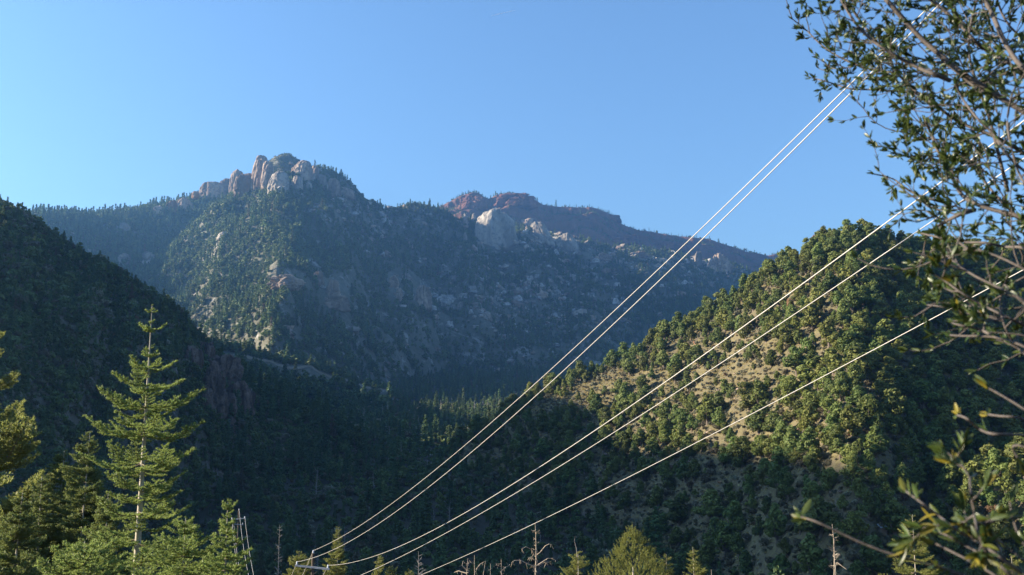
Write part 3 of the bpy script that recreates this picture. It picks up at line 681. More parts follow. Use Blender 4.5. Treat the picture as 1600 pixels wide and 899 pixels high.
def rock_mesh(name, w, dp, h, seed, m, top=0.55, sq=2.6, rough=0.17, cracks=0.13, lean=0.0, na=64, nz=44, pn=10.0):
    """weathered crag: a body cut by random joint planes, softened, with vertical cracks and ledges"""
    q = np.random.default_rng(seed); el = np.linspace(-.45 * np.pi, .5 * np.pi, nz); a = np.arange(na) * 2 * np.pi / na
    E, A = np.meshgrid(el, a, indexing='ij'); d = np.stack([np.cos(E) * np.cos(A), np.cos(E) * np.sin(A), np.sin(E)], -1)
    pl = []
    for k in range(9):
        t = k * 2 * np.pi / 9 + q.uniform(-.3, .3); tl = q.uniform(-.05, .5) * (1.25 - top); pl.append((math.cos(t) * math.cos(tl), math.sin(t) * math.cos(tl), math.sin(tl), q.uniform(.74, .98)))
    for k in range(5):
        t = q.uniform(0, 6.28); tl = q.uniform(.55, 1.2); pl.append((math.cos(t) * math.cos(tl), math.sin(t) * math.cos(tl), math.sin(tl), q.uniform(.80, 1.02)))
    pl.append((q.uniform(-.15, .15), q.uniform(-.15, .15), 1, .92)); pl.append((0, 0, -1, .9)); pl = np.array(pl); pl[:, :3] /= np.linalg.norm(pl[:, :3], axis=1)[:, None]
    r = (np.maximum(d @ pl[:, :3].T, 0) / pl[:, 3]) ** pn; r = r.sum(-1) ** (-1 / pn)
    P = d * r[..., None]; x, y, z = P[..., 0], P[..., 1], P[..., 2]; s = float(seed % 97)
    n1 = noise3(x * 1.6 + s, y * 1.6, z * 1.4, seed); n2 = noise3(x * 4, y * 4 + s, z * 3, seed + 1); n3 = noise3(x * 9, y * 9, z * 8 + s, seed + 2)
    cr = 1 - np.abs(noise3(x * 3.2 + 9, y * 3.2, z * .5 + s, seed + 3)); cr = np.clip((cr - .80) / .20, 0, 1); lg = noise3(x * .6, y * .6 + s, z * 6, seed + 4)
    f = 1 + rough * (1.3 * n1 + .8 * n2 + .5 * n3 + .45 * lg) - cracks * 2.4 * cr
    P = P * f[..., None]
    V = np.stack([P[..., 0] * w * .60 + lean * h * P[..., 2], P[..., 1] * dp * .60, (P[..., 2] * .62 + .44) * h], -1).reshape(-1, 3)
    i = np.arange(nz - 1)[:, None] * na; j = np.arange(na)[None]; k = (j + 1) % na
    F = np.stack([i + j, i + k, i + na + k, i + na + j], -1).reshape(-1, 4)
    return mesh_np(name, V, F, [m], smooth=False)
SEED = [500]
def rock(name, label, u, vt, vb, wpx, m, fallback=None, cat='rock', **kw):
    P = hit(u, vb, fallback=fallback); r = math.hypot(P[0], P[1]); dep = P[1] * math.cos(PITCH) + P[2] * math.sin(PITCH); s = dep / FPX
    SEED[0] += 7
    w = wpx * s; h = (vb - vt) * s * 1.02; dp = kw.pop('dp', 0.85) * w
    o = link(name, rock_mesh(name, w, dp, h, SEED[0], m, **kw))
    o.location = (P[0], P[1] + dp * 0.30, P[2]); o.rotation_euler = (0, 0, -math.atan2(P[0], P[1]))
    tag(o, label, cat, kw.get('group')); return o

pk = [
 ('rock_block', 'small orange boulder at the left end of the summit cliffs', 304, 298, 309, 11, m_orange, 1930, dict(top=.8)),
 ('rock_block', 'low wide tan cliff block rising left of the summit pinnacles', 331, 279, 313, 44, m_tan, 1960, dict(top=.75, sq=4, dp=.5)),
 ('rock_block', 'stepped tan cliff joining the low block to the slim pinnacle', 352, 276, 311, 26, m_tan, 1960, dict(top=.8, sq=4, dp=.6)),
 ('rock_pinnacle', 'slim tan pinnacle with rounded head left of the summit tower', 367, 257, 302, 20, m_tan, 1970, dict(top=.62)),
 ('rock_block', 'broad tan buttress between the slim pinnacle and summit tower', 381, 265, 306, 34, m_tan, 1960, dict(top=.6, dp=.6)),
 ('rock_pinnacle', 'tallest rounded rock tower forming the mountain summit', 406, 236, 293, 30, m_tan, 1960, dict(top=.6, lean=.04)),
 ('rock_pinnacle', 'tan shoulder rock leaning on the right of the summit tower', 417, 245, 296, 22, m_tan, 1950, dict(top=.6)),
 ('rock_dome', 'front grey dome below the summit with its left edge lit', 434, 263, 301, 36, m_pale, 1930, dict(top=.72, dp=.7)),
 ('rock_dome', 'narrow grey dome nestled right of the front summit dome', 463, 270, 298, 18, m_pale, 1940, dict(top=.65)),
 ('rock_dome', 'large grey rounded dome high on the right of the summit', 469, 246, 281, 33, m_tan, 1990, dict(top=.62)),
 ('rock_block', 'small grey boulder at the foot of the right summit dome', 480, 283, 297, 13, m_pale, 1960, dict(top=.7)),
 ('rock_block', 'thin grey rib between two rounded summit domes', 488, 268, 288, 11, m_pale, 1990, dict(top=.6)),
 ('rock_pinnacle', 'small rounded tan knob on the skyline right of the dome', 491, 254, 284, 15, m_tan, 2020, dict(top=.6)),
 ('rock_dome', 'egg shaped grey dome on the right shoulder of the summit', 500, 268, 295, 20, m_pale, 1990, dict(top=.6)),
 ('rock_block', 'jointed tan cliff at the right end of the summit rocks', 520, 276, 303, 24, m_tan, 2030, dict(top=.65, dp=.6)),
 ('rock_block', 'brown cliff step below the tree lined right summit ridge', 541, 291, 310, 26, m_tan, 2060, dict(top=.7, dp=.6)),
 ('rock_block', 'tan cliff on the long ridge just left of the orange boulder', 286, 306, 330, 24, m_tan, 1900, dict(top=.75, sq=4, dp=.5)),
 ('rock_block', 'orange streaked cliff step on the ridge left of the summit', 266, 312, 336, 20, m_orange, 1880, dict(top=.7, dp=.5)),
 ('rock_block', 'lowest grey cliff on the ridge left of the summit', 244, 320, 337, 18, m_tan, 1850, dict(top=.7, dp=.5)),
 ('rock_dome', 'biggest pale rock dome standing below the red ridge', 774, 321, 384, 64, m_dome, 2300, dict(top=.85, dp=.6, rough=.09, cracks=.06, pn=8.0)),
 ('rock_dome', 'slanting pale rock face right of the biggest dome', 843, 341, 379, 30, m_dome, 2420, dict(top=.5, lean=-.25, dp=.6)),
 ('rock_block', 'flat grey ledge above the slanting pale rock face', 826, 340, 354, 26, m_tan, 2430, dict(top=.85, sq=5, dp=.6)),
 ('rock_dome', 'rightmost pale dome of the three below the red ridge', 888, 361, 393, 32, m_dome, 2440, dict(top=.6, dp=.7)),
 ('rock_pinnacle', 'thin pale fin left of the biggest rock dome', 727, 329, 352, 9, m_pale, 2360, dict(top=.6)),
 ('rock_pinnacle', 'shorter pale fin between thin fin and the biggest dome', 740, 331, 346, 7, m_pale, 2370, dict(top=.6)),
 ('rock_pinnacle', 'tiny pale spike low in the dark wood left of the dome', 711, 359, 369, 6, m_pale, 2340, dict(top=.5)),
 ('rock_pinnacle', 'tiny pale spike at the left foot of the biggest dome', 727, 362, 375, 6, m_pale, 2350, dict(top=.5)),
 ('rock_block', 'long low tan ledge under the sunlit trees mid mountain', 446, 428, 449, 52, m_tan, None, dict(top=.7, sq=4, dp=.45)),
 ('rock_pinnacle', 'stubby grey pinnacle right of the long low ledge', 496, 421, 445, 18, m_tan, None, dict(top=.55)),
 ('rock_pinnacle', 'upper stack of the blocky tan tower mid mountain', 519, 437, 468, 28, m_tan, None, dict(top=.65, rough=.18)),
 ('rock_block', 'wide base of the blocky tan tower mid mountain', 522, 459, 484, 46, m_tan, None, dict(top=.55, rough=.18, dp=.6)),
 ('rock_pinnacle', 'ragged grey spur rock left of the bullet shaped pinnacle', 615, 427, 450, 16, m_tan, None, dict(top=.6, rough=.18)),
 ('rock_block', 'small grey cap rock above the bullet shaped pinnacle', 633, 425, 439, 17, m_pale, None, dict(top=.7)),
 ('rock_pinnacle', 'narrow grey post rock below the ragged spur rock', 623, 447, 472, 11, m_tan, None, dict(top=.7)),
 ('rock_pinnacle', 'bullet shaped tan pinnacle in the middle of the mountain', 658, 439, 479, 25, m_tan, None, dict(top=.55)),
 ('rock_block', 'broken white ledge right of the bullet shaped pinnacle', 700, 457, 476, 34, m_snow, None, dict(top=.6, rough=.22, dp=.5)),
 ('rock_block', 'pale slab low on the slope right of the broken ledge', 758, 486, 500, 18, m_pale, None, dict(top=.6, rough=.2)),
 ('rock_block', 'pale boulder group near the dark ravine floor', 722, 470, 484, 15, m_pale, None, dict(top=.6, rough=.2)),
 ('rock_block', 'pale outcrop high on the shoulder slope below the pines', 190, 347, 363, 22, m_pale, None, dict(top=.6, rough=.2)),
 ('rock_block', 'pale outcrop halfway down the shoulder slope', 193, 396, 414, 21, m_pale, None, dict(top=.6, rough=.2)),
 ('rock_block', 'pale outcrop beside the shoulder ravine', 229, 393, 414, 20, m_pale, None, dict(top=.6, rough=.2)),
 ('rock_block', 'smooth grey slab on the sunlit spur below the cliffs', 350, 361, 374, 24, m_pale, None, dict(top=.7, rough=.12)),
 ('rock_block', 'grey cliff pillar below the far right red band', 1091, 393, 421, 15, m_pale, None, dict(top=.7)),
 ('rock_block', 'whitish broken cliff at the far right below the red band', 1125, 399, 425, 34, m_tan, None, dict(top=.65, rough=.3, dp=.5)),
 ('rock_block', 'whitish crag left of the far right cliff pillar', 1000, 391, 403, 20, m_tan, None, dict(top=.6, rough=.3, dp=.5)),
 ('rock_block', 'whitish crag below the rightmost pale dome', 940, 396, 408, 26, m_tan, None, dict(top=.6, rough=.3, dp=.5)),
]
for (nm, lb, u, vt, vb, w, m, fb, kw) in pk:
    kw.setdefault('pn', 4.5 if nm != 'rock_block' else 6.5)
    if vb < 400: kw['rough'] = min(kw.get('rough', .10), .10); kw['cracks'] = min(kw.get('cracks', .045), .06)
    rock(nm, lb, u, vt, vb, w, m, fb, **kw)
# red cliff bands of the far ridge
for (lb, u, vt, vb, w) in (('rounded red cliff crowning the far ridge', 805, 299, 321, 62), ('red cliff on the left knob of the far ridge', 738, 305, 326, 40), ('red band below the middle of the far ridge', 960, 366, 380, 70),
                           ('red step at the right break of the far ridge', 958, 335, 346, 24), ('long red band right of the far ridge middle', 1045, 378, 391, 60), ('red band behind the rightmost pale dome', 900, 357, 372, 34)):
    rock('red_cliff', lb, u, vt, vb, w, m_redrock, 2880, top=.8, sq=5, dp=.4, rough=.12, cracks=.12)
# dark red cliff on the left ridge, an assembly of jointed crags
crag = empty('red_cliff', (0, 0, 0)); tag(crag, 'dark reddish cliff of broken crags on the left ridge', 'cliff')
rk = np.random.default_rng(55)
cp = []
for (u, vt, vb, w) in ((352, 560, 612, 46), (330, 575, 640, 36), (368, 590, 650, 34), (345, 620, 680, 44), (318, 610, 650, 26), (382, 615, 655, 26), (360, 660, 690, 30), (300, 545, 590, 26), (322, 535, 570, 24)):
    P = hit(u, vb - 6, fallback=None); s = (P[1] * math.cos(PITCH) + P[2] * math.sin(PITCH)) / FPX; SEED[0] += 3
    o = link('crag', rock_mesh('crag', w * s, w * s * .5, (vb - vt) * s, SEED[0], m_cliff, top=.7, sq=3.2, rough=.2, cracks=.14), crag); o.location = (P[0], P[1] + .12 * w * s, P[2]); o.rotation_euler = (-.25, 0, -math.atan2(P[0], P[1]))
# orange outcrops on the right hill
for (lb, u, vt, vb, w) in (('orange rock outcrop just under the hilltop trees', 1278, 366, 378, 18), ('orange crag on the upper sunlit slope', 1237, 466, 486, 12), ('reddish crag in the middle of the sunlit slope', 1188, 640, 656, 10),
                           ('broad orange outcrop low on the sunlit slope', 1250, 668, 694, 24), ('tall orange crag above the broad orange outcrop', 1264, 636, 660, 12), ('reddish boulder on the slope right of the grass clearing', 1125, 566, 574, 12),
                           ('grey brown boulder beside the grass clearing', 1040, 640, 648, 11)):
    rock('rock_outcrop', lb, u, vt, vb, w, m_orange, None, top=.6, rough=.24, cracks=.12, na=28, nz=16)
# pale loose rocks strewn over the mountain, and stones of the right hill
rr = np.random.default_rng(77)
def stone(seed, m):
    return rock_mesh('stone', 1.0, .8, .6, seed, m, top=.6, rough=.3, cracks=.1, na=12, nz=8)
x, y, z = hill_sites('main', 70000, -22, 22, 1000, 2600, rr, 1.0); u, v = to_px(x, y, z)
g = rock_mask(x, y, u, v)
k = rr.uniform(size=len(x)) < np.clip(g, 0, .9); x, y, z = x[k], y[k], z[k]; n = len(x)
s = np.clip(rr.lognormal(math.log(4.4), .6, n), 1.4, 17)
gn_scatter('loose_rocks', np.stack([x, y, z - s * .05], 1), rots(n, rr, .15), np.stack([s * rr.uniform(.8, 1.5, n), s, s * rr.uniform(.6, 1.3, n)], 1), rr.integers(0, 6, n), [stone(800 + i, (m_pale, m_snow, m_tan)[i % 3]) for i in range(6)], 'pale loose rocks strewn over the mountain slope', 'rocks')
x, y, z = hill_sites('shoulder', 12000, -26, -13, 1300, 2150, rr, 1.0); k = rr.uniform(size=len(x)) < np.clip(-.1 + .6 * fbm2(x / 38, y / 38, 703, 4), 0, .9); x, y, z = x[k], y[k], z[k]; n = len(x)
s = np.clip(rr.lognormal(math.log(4.4), .5, n), 1.8, 13)
gn_scatter('shoulder_rocks', np.stack([x, y, z - s * .05], 1), rots(n, rr, .15), np.stack([s * 1.2, s, s * .8], 1), rr.integers(0, 4, n), [stone(820 + i, m_pale) for i in range(4)], 'pale loose rocks strewn over the shoulder left of the peak', 'rocks')
x, y, z = hill_sites('right', 9000, -7, 28, 180, 470, rr); k = rr.uniform(size=len(x)) < np.clip(.12 + .6 * fbm2(x / 16, y / 16, 705, 3), 0, .8); x, y, z = x[k], y[k], z[k]; n = len(x)
s = np.clip(rr.lognormal(math.log(.7), .5, n), .3, 2.6)
gn_scatter('hill_stones', np.stack([x, y, z - s * .1], 1), rots(n, rr, .2), np.stack([s * 1.2, s, s * .8], 1), rr.integers(0, 4, n), [stone(840 + i, (m_orange, m_tan)[i % 2]) for i in range(4)], 'brown stones scattered over the right hill', 'stones')

# dirt track cut into the middle spur
tx, ty = TRX, TRY
V = []; zc = gz(tx, ty)
for q in range(len(tx)):
    for (oy, zz) in ((-4.5 - 1.5 * math.sin(q * .7), -2.0), (-2.2, .4), (2.2, .6), (3.2 + math.sin(q * 1.3), 1.6)):
        V.append((tx[q], ty[q] + oy, float(zc[q]) + zz + (0 if abs(oy) < 4 else 0)))
V = np.array(V); V[:, 2] = np.maximum(V[:, 2], gz(V[:, 0], V[:, 1]) + .25)
i = np.arange(len(tx) - 1)[:, None] * 4; j = np.arange(3)[None]; F = np.stack([i + j, i + 4 + j, i + 5 + j, i + 1 + j], -1).reshape(-1, 4)
m_track = ground_mat('track_gravel', [(.16, .135, .10), (.22, .185, .14), (.26, .22, .165), (.18, .155, .11)], .1, .9)
tag(link('dirt_track', mesh_np('dirt_track', V, F, [m_track], smooth=True)), kind='structure')

# small pale shed roof showing through the trees at the foot of the right hill
P = hit(1377, 838); sh = empty('shed', tuple(P + np.array((0, 0, 0))), .5); tag(sh, 'small pale blue roofed shed among dark trees at the hill foot', 'shed')
m_roof = plain_mat('pale_metal_roof', (.22, .26, .31), (.30, .34, .38), 3, rough=.5); m_wall = plain_mat('shed_boards', (.16, .12, .09), (.22, .17, .12), 2)
b_ = MB(); b_.box((0, 0, .9), 1.9, 1.5, 1.8); link('wall', b_.build('shed_wall', [m_wall]), sh)
b_ = MB(); b_.add([(-1.1, -.95, 1.75), (1.1, -.95, 1.75), (1.1, .0, 2.5), (-1.1, 0, 2.5), (1.1, .95, 1.75), (-1.1, .95, 1.75), (-1.1, -.95, 1.69), (1.1, -.95, 1.69), (1.1, 0, 2.44), (-1.1, 0, 2.44)], [(0, 1, 2, 3), (3, 2, 4, 5), (0, 6, 7, 1), (6, 9, 8, 7)]); link('roof', b_.build('shed_roof', [m_roof]), sh)
# ------------------------------------------------------------------ foreground conifers
n_fir = leaf_mat('fir_needles', (.185, .250, .062), (.280, .335, .100), trans=0.48, rough=.5, obj=False)
n_spr = leaf_mat('spruce_needles', (.130, .170, .048), (.205, .235, .072), trans=0.42, rough=.55, obj=False)
n_olv = leaf_mat('olive_needles', (.185, .215, .058), (.275, .285, .088), trans=0.5, rough=.55, obj=False)
n_yel = leaf_mat('yellow_green_needles', (.165, .185, .042), (.260, .260, .070), trans=0.4, rough=.55, obj=False)
m_firbark = plain_mat('fir_bark', (.30, .27, .21), (.46, .42, .34), 9, stretch=(1, 1, .4))
m_drybark = plain_mat('dead_wood', (.30, .235, .17), (.46, .38, .29), 8, stretch=(1, 1, .2))
m_twig = plain_mat('fir_twig_bark', (.15, .115, .075), (.24, .19, .13), 9)

def spray(L, rg, dens=1.0, ndl=.032, wid=.008, up=.16, droop=.10, full=.5, sub=True, gap=.085, sgap=.075):
    """a flat conifer branch of length L along +X: wood pieces and needles (triangles)"""
    wood = MB(); segs = []
    def axis(t): return np.array((L * t, 0.03 * L * math.sin(5 * t + ph), -droop * L * math.sin(math.pi * min(t * 1.1, 1)) + up * L * t * t))
    ph = rg.uniform(0, 6)
    ax = np.array([axis(t) for t in np.linspace(0, 1, 9)])
    wood.tube(ax, np.linspace(.008 + .009 * L, .003, 9), 5, cap=False)
    def twig(p, d, ln, lev):
        d = d / np.linalg.norm(d); e = p + d * ln + np.array((0, 0, .10 * ln)); mid = p + d * ln * .5 - np.array((0, 0, .03 * ln))
        P = [p, mid, e]; segs.append((p, mid)); segs.append((mid, e))
        if ln > .18: wood.tube(P, [.004, .003, .0015], 3, cap=False)
        if lev < 2 and ln > .16 and sub:
            m = int(ln / sgap)
            for q in range(1, m):
                tt = q / m; b0 = p + (e - p) * tt; sg = 1 if q % 2 else -1
                pd = np.array((-d[1], d[0], 0)); pd /= np.linalg.norm(pd) + 1e-9
                twig(b0, d * .75 + pd * sg * rg.uniform(.6, .95) + np.array((0, 0, rg.uniform(-.15, .25))), (ln * (1 - tt) * .6 + .05) * rg.uniform(.7, 1.15), lev + 1)
    for k in range(8): segs.append((ax[k], ax[k + 1])) if k > 0 else None
    t = .10
    while t < .99:
        for sg in (-1, 1):
            if rg.uniform() < .93:
                p = axis(t); a = R(rg.uniform(42, 62)); tan = axis(min(t + .02, 1)) - axis(t - .02); tan /= np.linalg.norm(tan)
                d = tan * math.cos(a) + np.array((0, sg * math.sin(a), rg.uniform(-.12, .16)))
                twig(p, d, (L * full * (1 - t) ** .8 * min(1, .35 + 2.2 * t) + .07) * rg.uniform(.75, 1.2), 1)
        t += gap / max(L, .5) * rg.uniform(.8, 1.2)
    A = np.array([s[0] for s in segs]); B = np.array([s[1] for s in segs]); ln = np.linalg.norm(B - A, axis=1)
    cnt = np.maximum(1, (ln / (.0085 / dens)).astype(int)); idx = np.repeat(np.arange(len(A)), cnt); n = len(idx)
    q = rg.uniform(size=(n, 1)); P = A[idx] + (B[idx] - A[idx]) * q; D = (B - A)[idx] / (ln[idx][:, None] + 1e-9)
    rad = rg.normal(size=(n, 3)); rad[:, 2] = np.abs(rad[:, 2]) * .9 - .15; rad -= (rad * D).sum(1)[:, None] * D; rad /= np.linalg.norm(rad, axis=1)[:, None] + 1e-9
    nd = D * rg.uniform(.25, .75, (n, 1)) + rad; nd /= np.linalg.norm(nd, axis=1)[:, None]
    sd = np.cross(nd, rg.normal(size=(n, 3))); sd /= np.linalg.norm(sd, axis=1)[:, None] + 1e-9
    l = ndl * rg.uniform(.7, 1.25, (n, 1))
    V = np.stack([P - sd * wid * .5, P + sd * wid * .5, P + nd * l], 1).reshape(-1, 3)
    return wood, V, np.arange(n * 3).reshape(n, 3)
def trunk_mesh(name, H, r0, r1, m, rg, bend=.02, base=-.5):
    t = np.linspace(0, 1, 14); b_ = MB()
    P = np.stack([bend * np.sin(t * 3 + rg.uniform(0, 6)) * t, bend * np.sin(t * 4 + rg.uniform(0, 6)) * t, base + (H - base) * t], 1)
    b_.tube(P, r0 + (r1 - r0) * t ** .85, 9); return b_.build(name, [m], True)

rf = np.random.default_rng(900)
# --- the tall bright fir: every branch a part with its needles
def parted_fir(name, label, utop, vtop, depth, whorls, r0, needles, seed, base_extra=1.0):
    rg = np.random.default_rng(seed)
    top = at(utop, vtop, depth); gx, gy = top.x, top.y; gzz = float(valley(np.array([gx]), np.array([gy]))[0])
    root = empty(name, (gx, gy, gzz)); H = top.z - gzz
    tag(root, label, 'tree')
    link('trunk', trunk_mesh(name + '_trunk', H, r0, .008, m_firbark, rg, bend=.03), root)
    lib = []
    for L in (.25, .5, .9, 1.4, 2.0):
        for q in range(3):
            w, V, F = spray(L, rg, dens=2.2 if L < 1 else 2.0, ndl=.062, wid=.019, full=.42, gap=.16, sgap=.15)
            lib.append((L, w.build('fir_branch', [m_twig]), mesh_np('fir_needles', V, F, [needles])))
    for (v, L, nb, rise) in whorls:
        zz = at(utop, v, depth).z - gzz; a0 = rg.uniform(0, 6.28)
        for b_ in range(nb):
            a = a0 + b_ * 6.283 / nb + rg.uniform(-.3, .3); Lb = L * .9 * rg.uniform(.62, 1.12)
            k = min(range(5), key=lambda i: abs(math.log((.25, .5, .9, 1.4, 2.0)[i] / Lb))) * 3 + int(rg.integers(0, 3))
            L0, wm, nm = lib[k]
            br = link('branch', wm, root, (0, 0, zz + rg.uniform(-.08, .08))); s = Lb / L0
            br.rotation_euler = (rg.uniform(-.25, .25), -rise + rg.uniform(-.12, .12), a); br.scale = (s, s, s)
            link('needles', nm, br)
    return root
# (pixel row, branch length in metres, branches, rise)
W1 = [(482, .06, 4, .6), (488, .20, 4, .15), (505, .13, 4, .1), (519, .50, 4, .12), (546, .20, 4, .1), (556, .30, 3, .1), (576, 1.0, 5, .15), (584, .5, 3, .0), (607, 1.25, 5, .08), (616, .6, 3, 0), (638, 1.8, 5, .10), (648, .9, 4, -.02), (664, 1.3, 4, .0), (678, 1.9, 6, .06),
      (722, 2.2, 6, .12), (736, 1.5, 4, .0), (760, 2.0, 5, .04), (778, 1.4, 4, .0), (800, 2.0, 5, .05), (820, 1.4, 4, .02), (842, 2.1, 5, .05), (868, 2.3, 5, .05), (892, 2.4, 6, .05), (915, 2.4, 7, .05), (940, 2.5, 7, .05)]
parted_fir('fir_tree', 'tall bright green fir with tiered branches and bare leader at lower left', 237, 478, 30.0, W1, .20, n_fir, 31)
W2 = [(786, .06, 4, .6), (793, .26, 4, .55), (806, .18, 4, .35), (822, .34, 5, .3), (838, .45, 5, .25), (852, .52, 6, .2), (868, .62, 6, .15), (884, .7, 6, .1), (902, .8, 7, .1), (925, .9, 7, .05)]
parted_fir('fir_tree', 'short young fir with forked tip just right of the tall bright fir', 357, 785, 24.0, W2, .07, n_fir, 32)
W3 = [(812, .06, 4, .5), (820, .3, 5, .3), (832, .6, 6, .2), (848, .9, 6, .15), (864, 1.2, 7, .1), (882, 1.4, 7, .1), (902, 1.6, 7, .05)]
parted_fir('fir_tree', 'bushy fir top pressed between the tall fir and the young fir', 291, 808, 26.0, W3, .07, n_fir, 33)
W4 = [(850, .06, 4, .5), (858, .4, 5, .3), (868, .8, 6, .2), (882, 1.1, 7, .15), (900, 1.4, 7, .1)]
parted_fir('fir_tree', 'low fir crown at the bottom left in front of the tall fir', 132, 846, 22.0, W4, .06, n_fir, 34)

# --- other conifers: trunk and crown, each its own shape
def crown_tree(name, label, utop, vtop, depth, half_px, vhalf, needles, seed, shape=.85, first=.35, step=.33, nb=6, dens=.45, rise=.1, ndl=.06, wid=.022, bare=0.0, r0=.12, ragged=.25, minv=960, tips=1, full=.5, leader=None):
    rg = np.random.default_rng(seed)
    top = at(utop, vtop, depth); g0 = float(valley(np.array([top.x]), np.array([top.y]))[0]); H = top.z - g0
    root = empty(name, (top.x, top.y, g0)); tag(root, label, 'tree')
    link('trunk', trunk_mesh(name + '_trunk', H, r0, .01, m_firbark, rg, bend=.06), root)
    s = depth / FPX; hw = half_px * s; dv = (vhalf - vtop) * s
    lib = []
    for L in (.35, .8, 1.5):
        for q in range(3):
            w, V, F = spray(L, rg, dens=dens, ndl=ndl, wid=wid, full=full, sub=L > .5); lib.append((L, V, F, w))
    cr = MB(); bw = MB(); d = first * .4
    zmin = (at(utop, minv, depth).z - g0)
    while H - d > max(zmin, .4):
        Lm = hw * (d / dv) ** shape + .08
        for b_ in range(nb):
            a = rg.uniform(0, 6.28); Lb = Lm * rg.uniform(1 - ragged * 1.6, 1 + ragged)
            k = min(range(3), key=lambda i: abs(math.log((.35, .8, 1.5)[i] / max(Lb, .05)))) * 3 + int(rg.integers(0, 3)); L0, V, F, w = lib[k]
            M = (Matrix.Translation((0, 0, H - d + rg.uniform(-.15, .15))) @ Matrix.Rotation(a, 4, 'Z') @ Matrix.Rotation(-rise + rg.uniform(-.2, .2), 4, 'Y') @ Matrix.Rotation(rg.uniform(-.3, .3), 4, 'X') @ Matrix.Scale(Lb / L0, 4))
            Mn = np.array(M); cr.add(V @ Mn[:3, :3].T + Mn[:3, 3], F)
            ww = np.vstack(w.V[:1]); bw.add(ww @ Mn[:3, :3].T + Mn[:3, 3], w.Q[0])
        d += step * rg.uniform(.75, 1.25) * (0.55 + .45 * min(1, d / 2))
    link('crown', cr.build(name + '_crown', [needles]), root); link('branches', bw.build(name + '_branches', [m_twig]), root)
    if leader:
        lb = MB(); P = np.array(leader); lb.tube(P, np.linspace(.03, .006, len(P)), 5); o = link('dead_leader', lb.build('dead_leader', [m_grey]), root, (0, 0, H - .3))
    return root
crown_tree('pine_tree', 'olive tinged pine cut by the left edge of the picture', -10, 530, 41.0, 92, 690, n_olv, 41, shape=.5, step=.85, nb=3, rise=.38, ragged=.45, dens=.9, wid=.03, r0=.2, minv=1000)
crown_tree('fir_tree', 'hazy fir with bare twin tips behind the left of the tall fir', 138, 676, 38.0, 46, 800, n_spr, 42, shape=.8, step=.36, nb=7, ragged=.35, dens=.8, wid=.028)
crown_tree('fir_tree', 'olive fir between the left edge pine and the tall fir', 100, 705, 40.0, 40, 810, n_spr, 43, shape=.8, step=.36, nb=7, ragged=.35, dens=.8, wid=.028)
crown_tree('spruce_tree', 'narrow dark spruce left of the olive fir at lower left', 68, 742, 37.0, 34, 860, n_spr, 44, shape=.85, step=.30, nb=8, dens=.8, wid=.028)
crown_tree('spruce_tree', 'dense spruce in the bottom left corner', 34, 770, 32.0, 42, 880, n_spr, 45, shape=.85, step=.28, nb=8, dens=.8, wid=.028)
crown_tree('spruce_tree', 'low dark spruce filling the gap left of the tall fir', 168, 772, 36.0, 40, 880, n_spr, 46, shape=.85, step=.30, nb=8, dens=.8, wid=.028)
crown_tree('spruce_tree', 'slim yellow green spruce right of the near power pole', 528, 824, 82.0, 17, 880, n_yel, 47, shape=.8, step=.42, dens=.3, ndl=.09, wid=.035, nb=7)
crown_tree('spruce_tree', 'small yellow green spruce behind the near power pole', 468, 862, 80.0, 22, 890, n_yel, 48, shape=.8, step=.42, dens=.3, ndl=.09, wid=.035, nb=7)
crown_tree('spruce_tree', 'tiny yellow green treetop between pole spruce and grey bare tree', 592, 868, 84.0, 10, 892, n_yel, 49, shape=.6, step=.4, dens=.3, ndl=.09, wid=.035)
crown_tree('spruce_tree', 'tiny treetop beside the grey bare tree', 611, 884, 84.0, 10, 905, n_yel, 50, shape=.6, step=.4, dens=.3, ndl=.09, wid=.035)
crown_tree('fir_tree', 'small bright fir with a crooked dead leader', 902, 862, 58.0, 24, 895, n_yel, 51, shape=.75, step=.4, dens=.35, ndl=.07, wid=.026, leader=[(0, 0, 0), (-.05, 0, .5), (-.16, 0, .9), (-.12, 0, 1.15)])
def tuft_tree(name, label, utop, vtop, depth, half_px, vhalf, needles, seed, n=1500):
    """dense cone of short upright tufts"""
    rg = np.random.default_rng(seed); top = at(utop, vtop, depth); g0 = float(valley(np.array([top.x]), np.array([top.y]))[0]); H = top.z - g0
    root = empty(name, (top.x, top.y, g0)); tag(root, label, 'tree'); link('trunk', trunk_mesh(name + '_trunk', H - 2.4, .16, .05, m_firbark, rg), root)
    s = depth / FPX; hw = half_px * s; dv = (vhalf - vtop) * s; cr = MB()
    for k in range(n):
        d = rg.uniform(0, 1) ** .6 * dv * 1.6; a = rg.uniform(0, 6.28); bul = 1 + .22 * math.sin(a * 3 + d * 2.1) + .12 * math.sin(a * 7 - d * 3)
        rad = (hw * (d / dv) ** .92 * bul + .05) * rg.uniform(.55, 1.05); c = np.array((rad * math.cos(a), rad * math.sin(a), H - d - .05 + rg.uniform(-.1, .1)))
        ax = np.array((math.cos(a) * .45, math.sin(a) * .45, .9)) + rg.normal(size=3) * .2; ax /= np.linalg.norm(ax); L = rg.uniform(.16, .38); m = 26
        q = rg.uniform(0, 1, (m, 1)); P = c + ax * L * q; nd = ax * .5 + rg.normal(size=(m, 3)) * .55; nd /= np.linalg.norm(nd, axis=1)[:, None]; sd = np.cross(nd, rg.normal(size=(m, 3))); sd /= np.linalg.norm(sd, axis=1)[:, None]
        l = .11 * (1.15 - .6 * q) * rg.uniform(.7, 1.2, (m, 1)); V = np.stack([P - sd * .014, P + sd * .014, P + nd * l], 1).reshape(-1, 3); cr.add(V, np.arange(m * 3).reshape(m, 3))
    link('crown', cr.build(name + '_crown', [needles]), root)
tuft_tree('juniper_tree', 'broad dense yellow green cone tree at bottom centre right', 988, 824, 62.0, 50, 890, n_yel, 52)
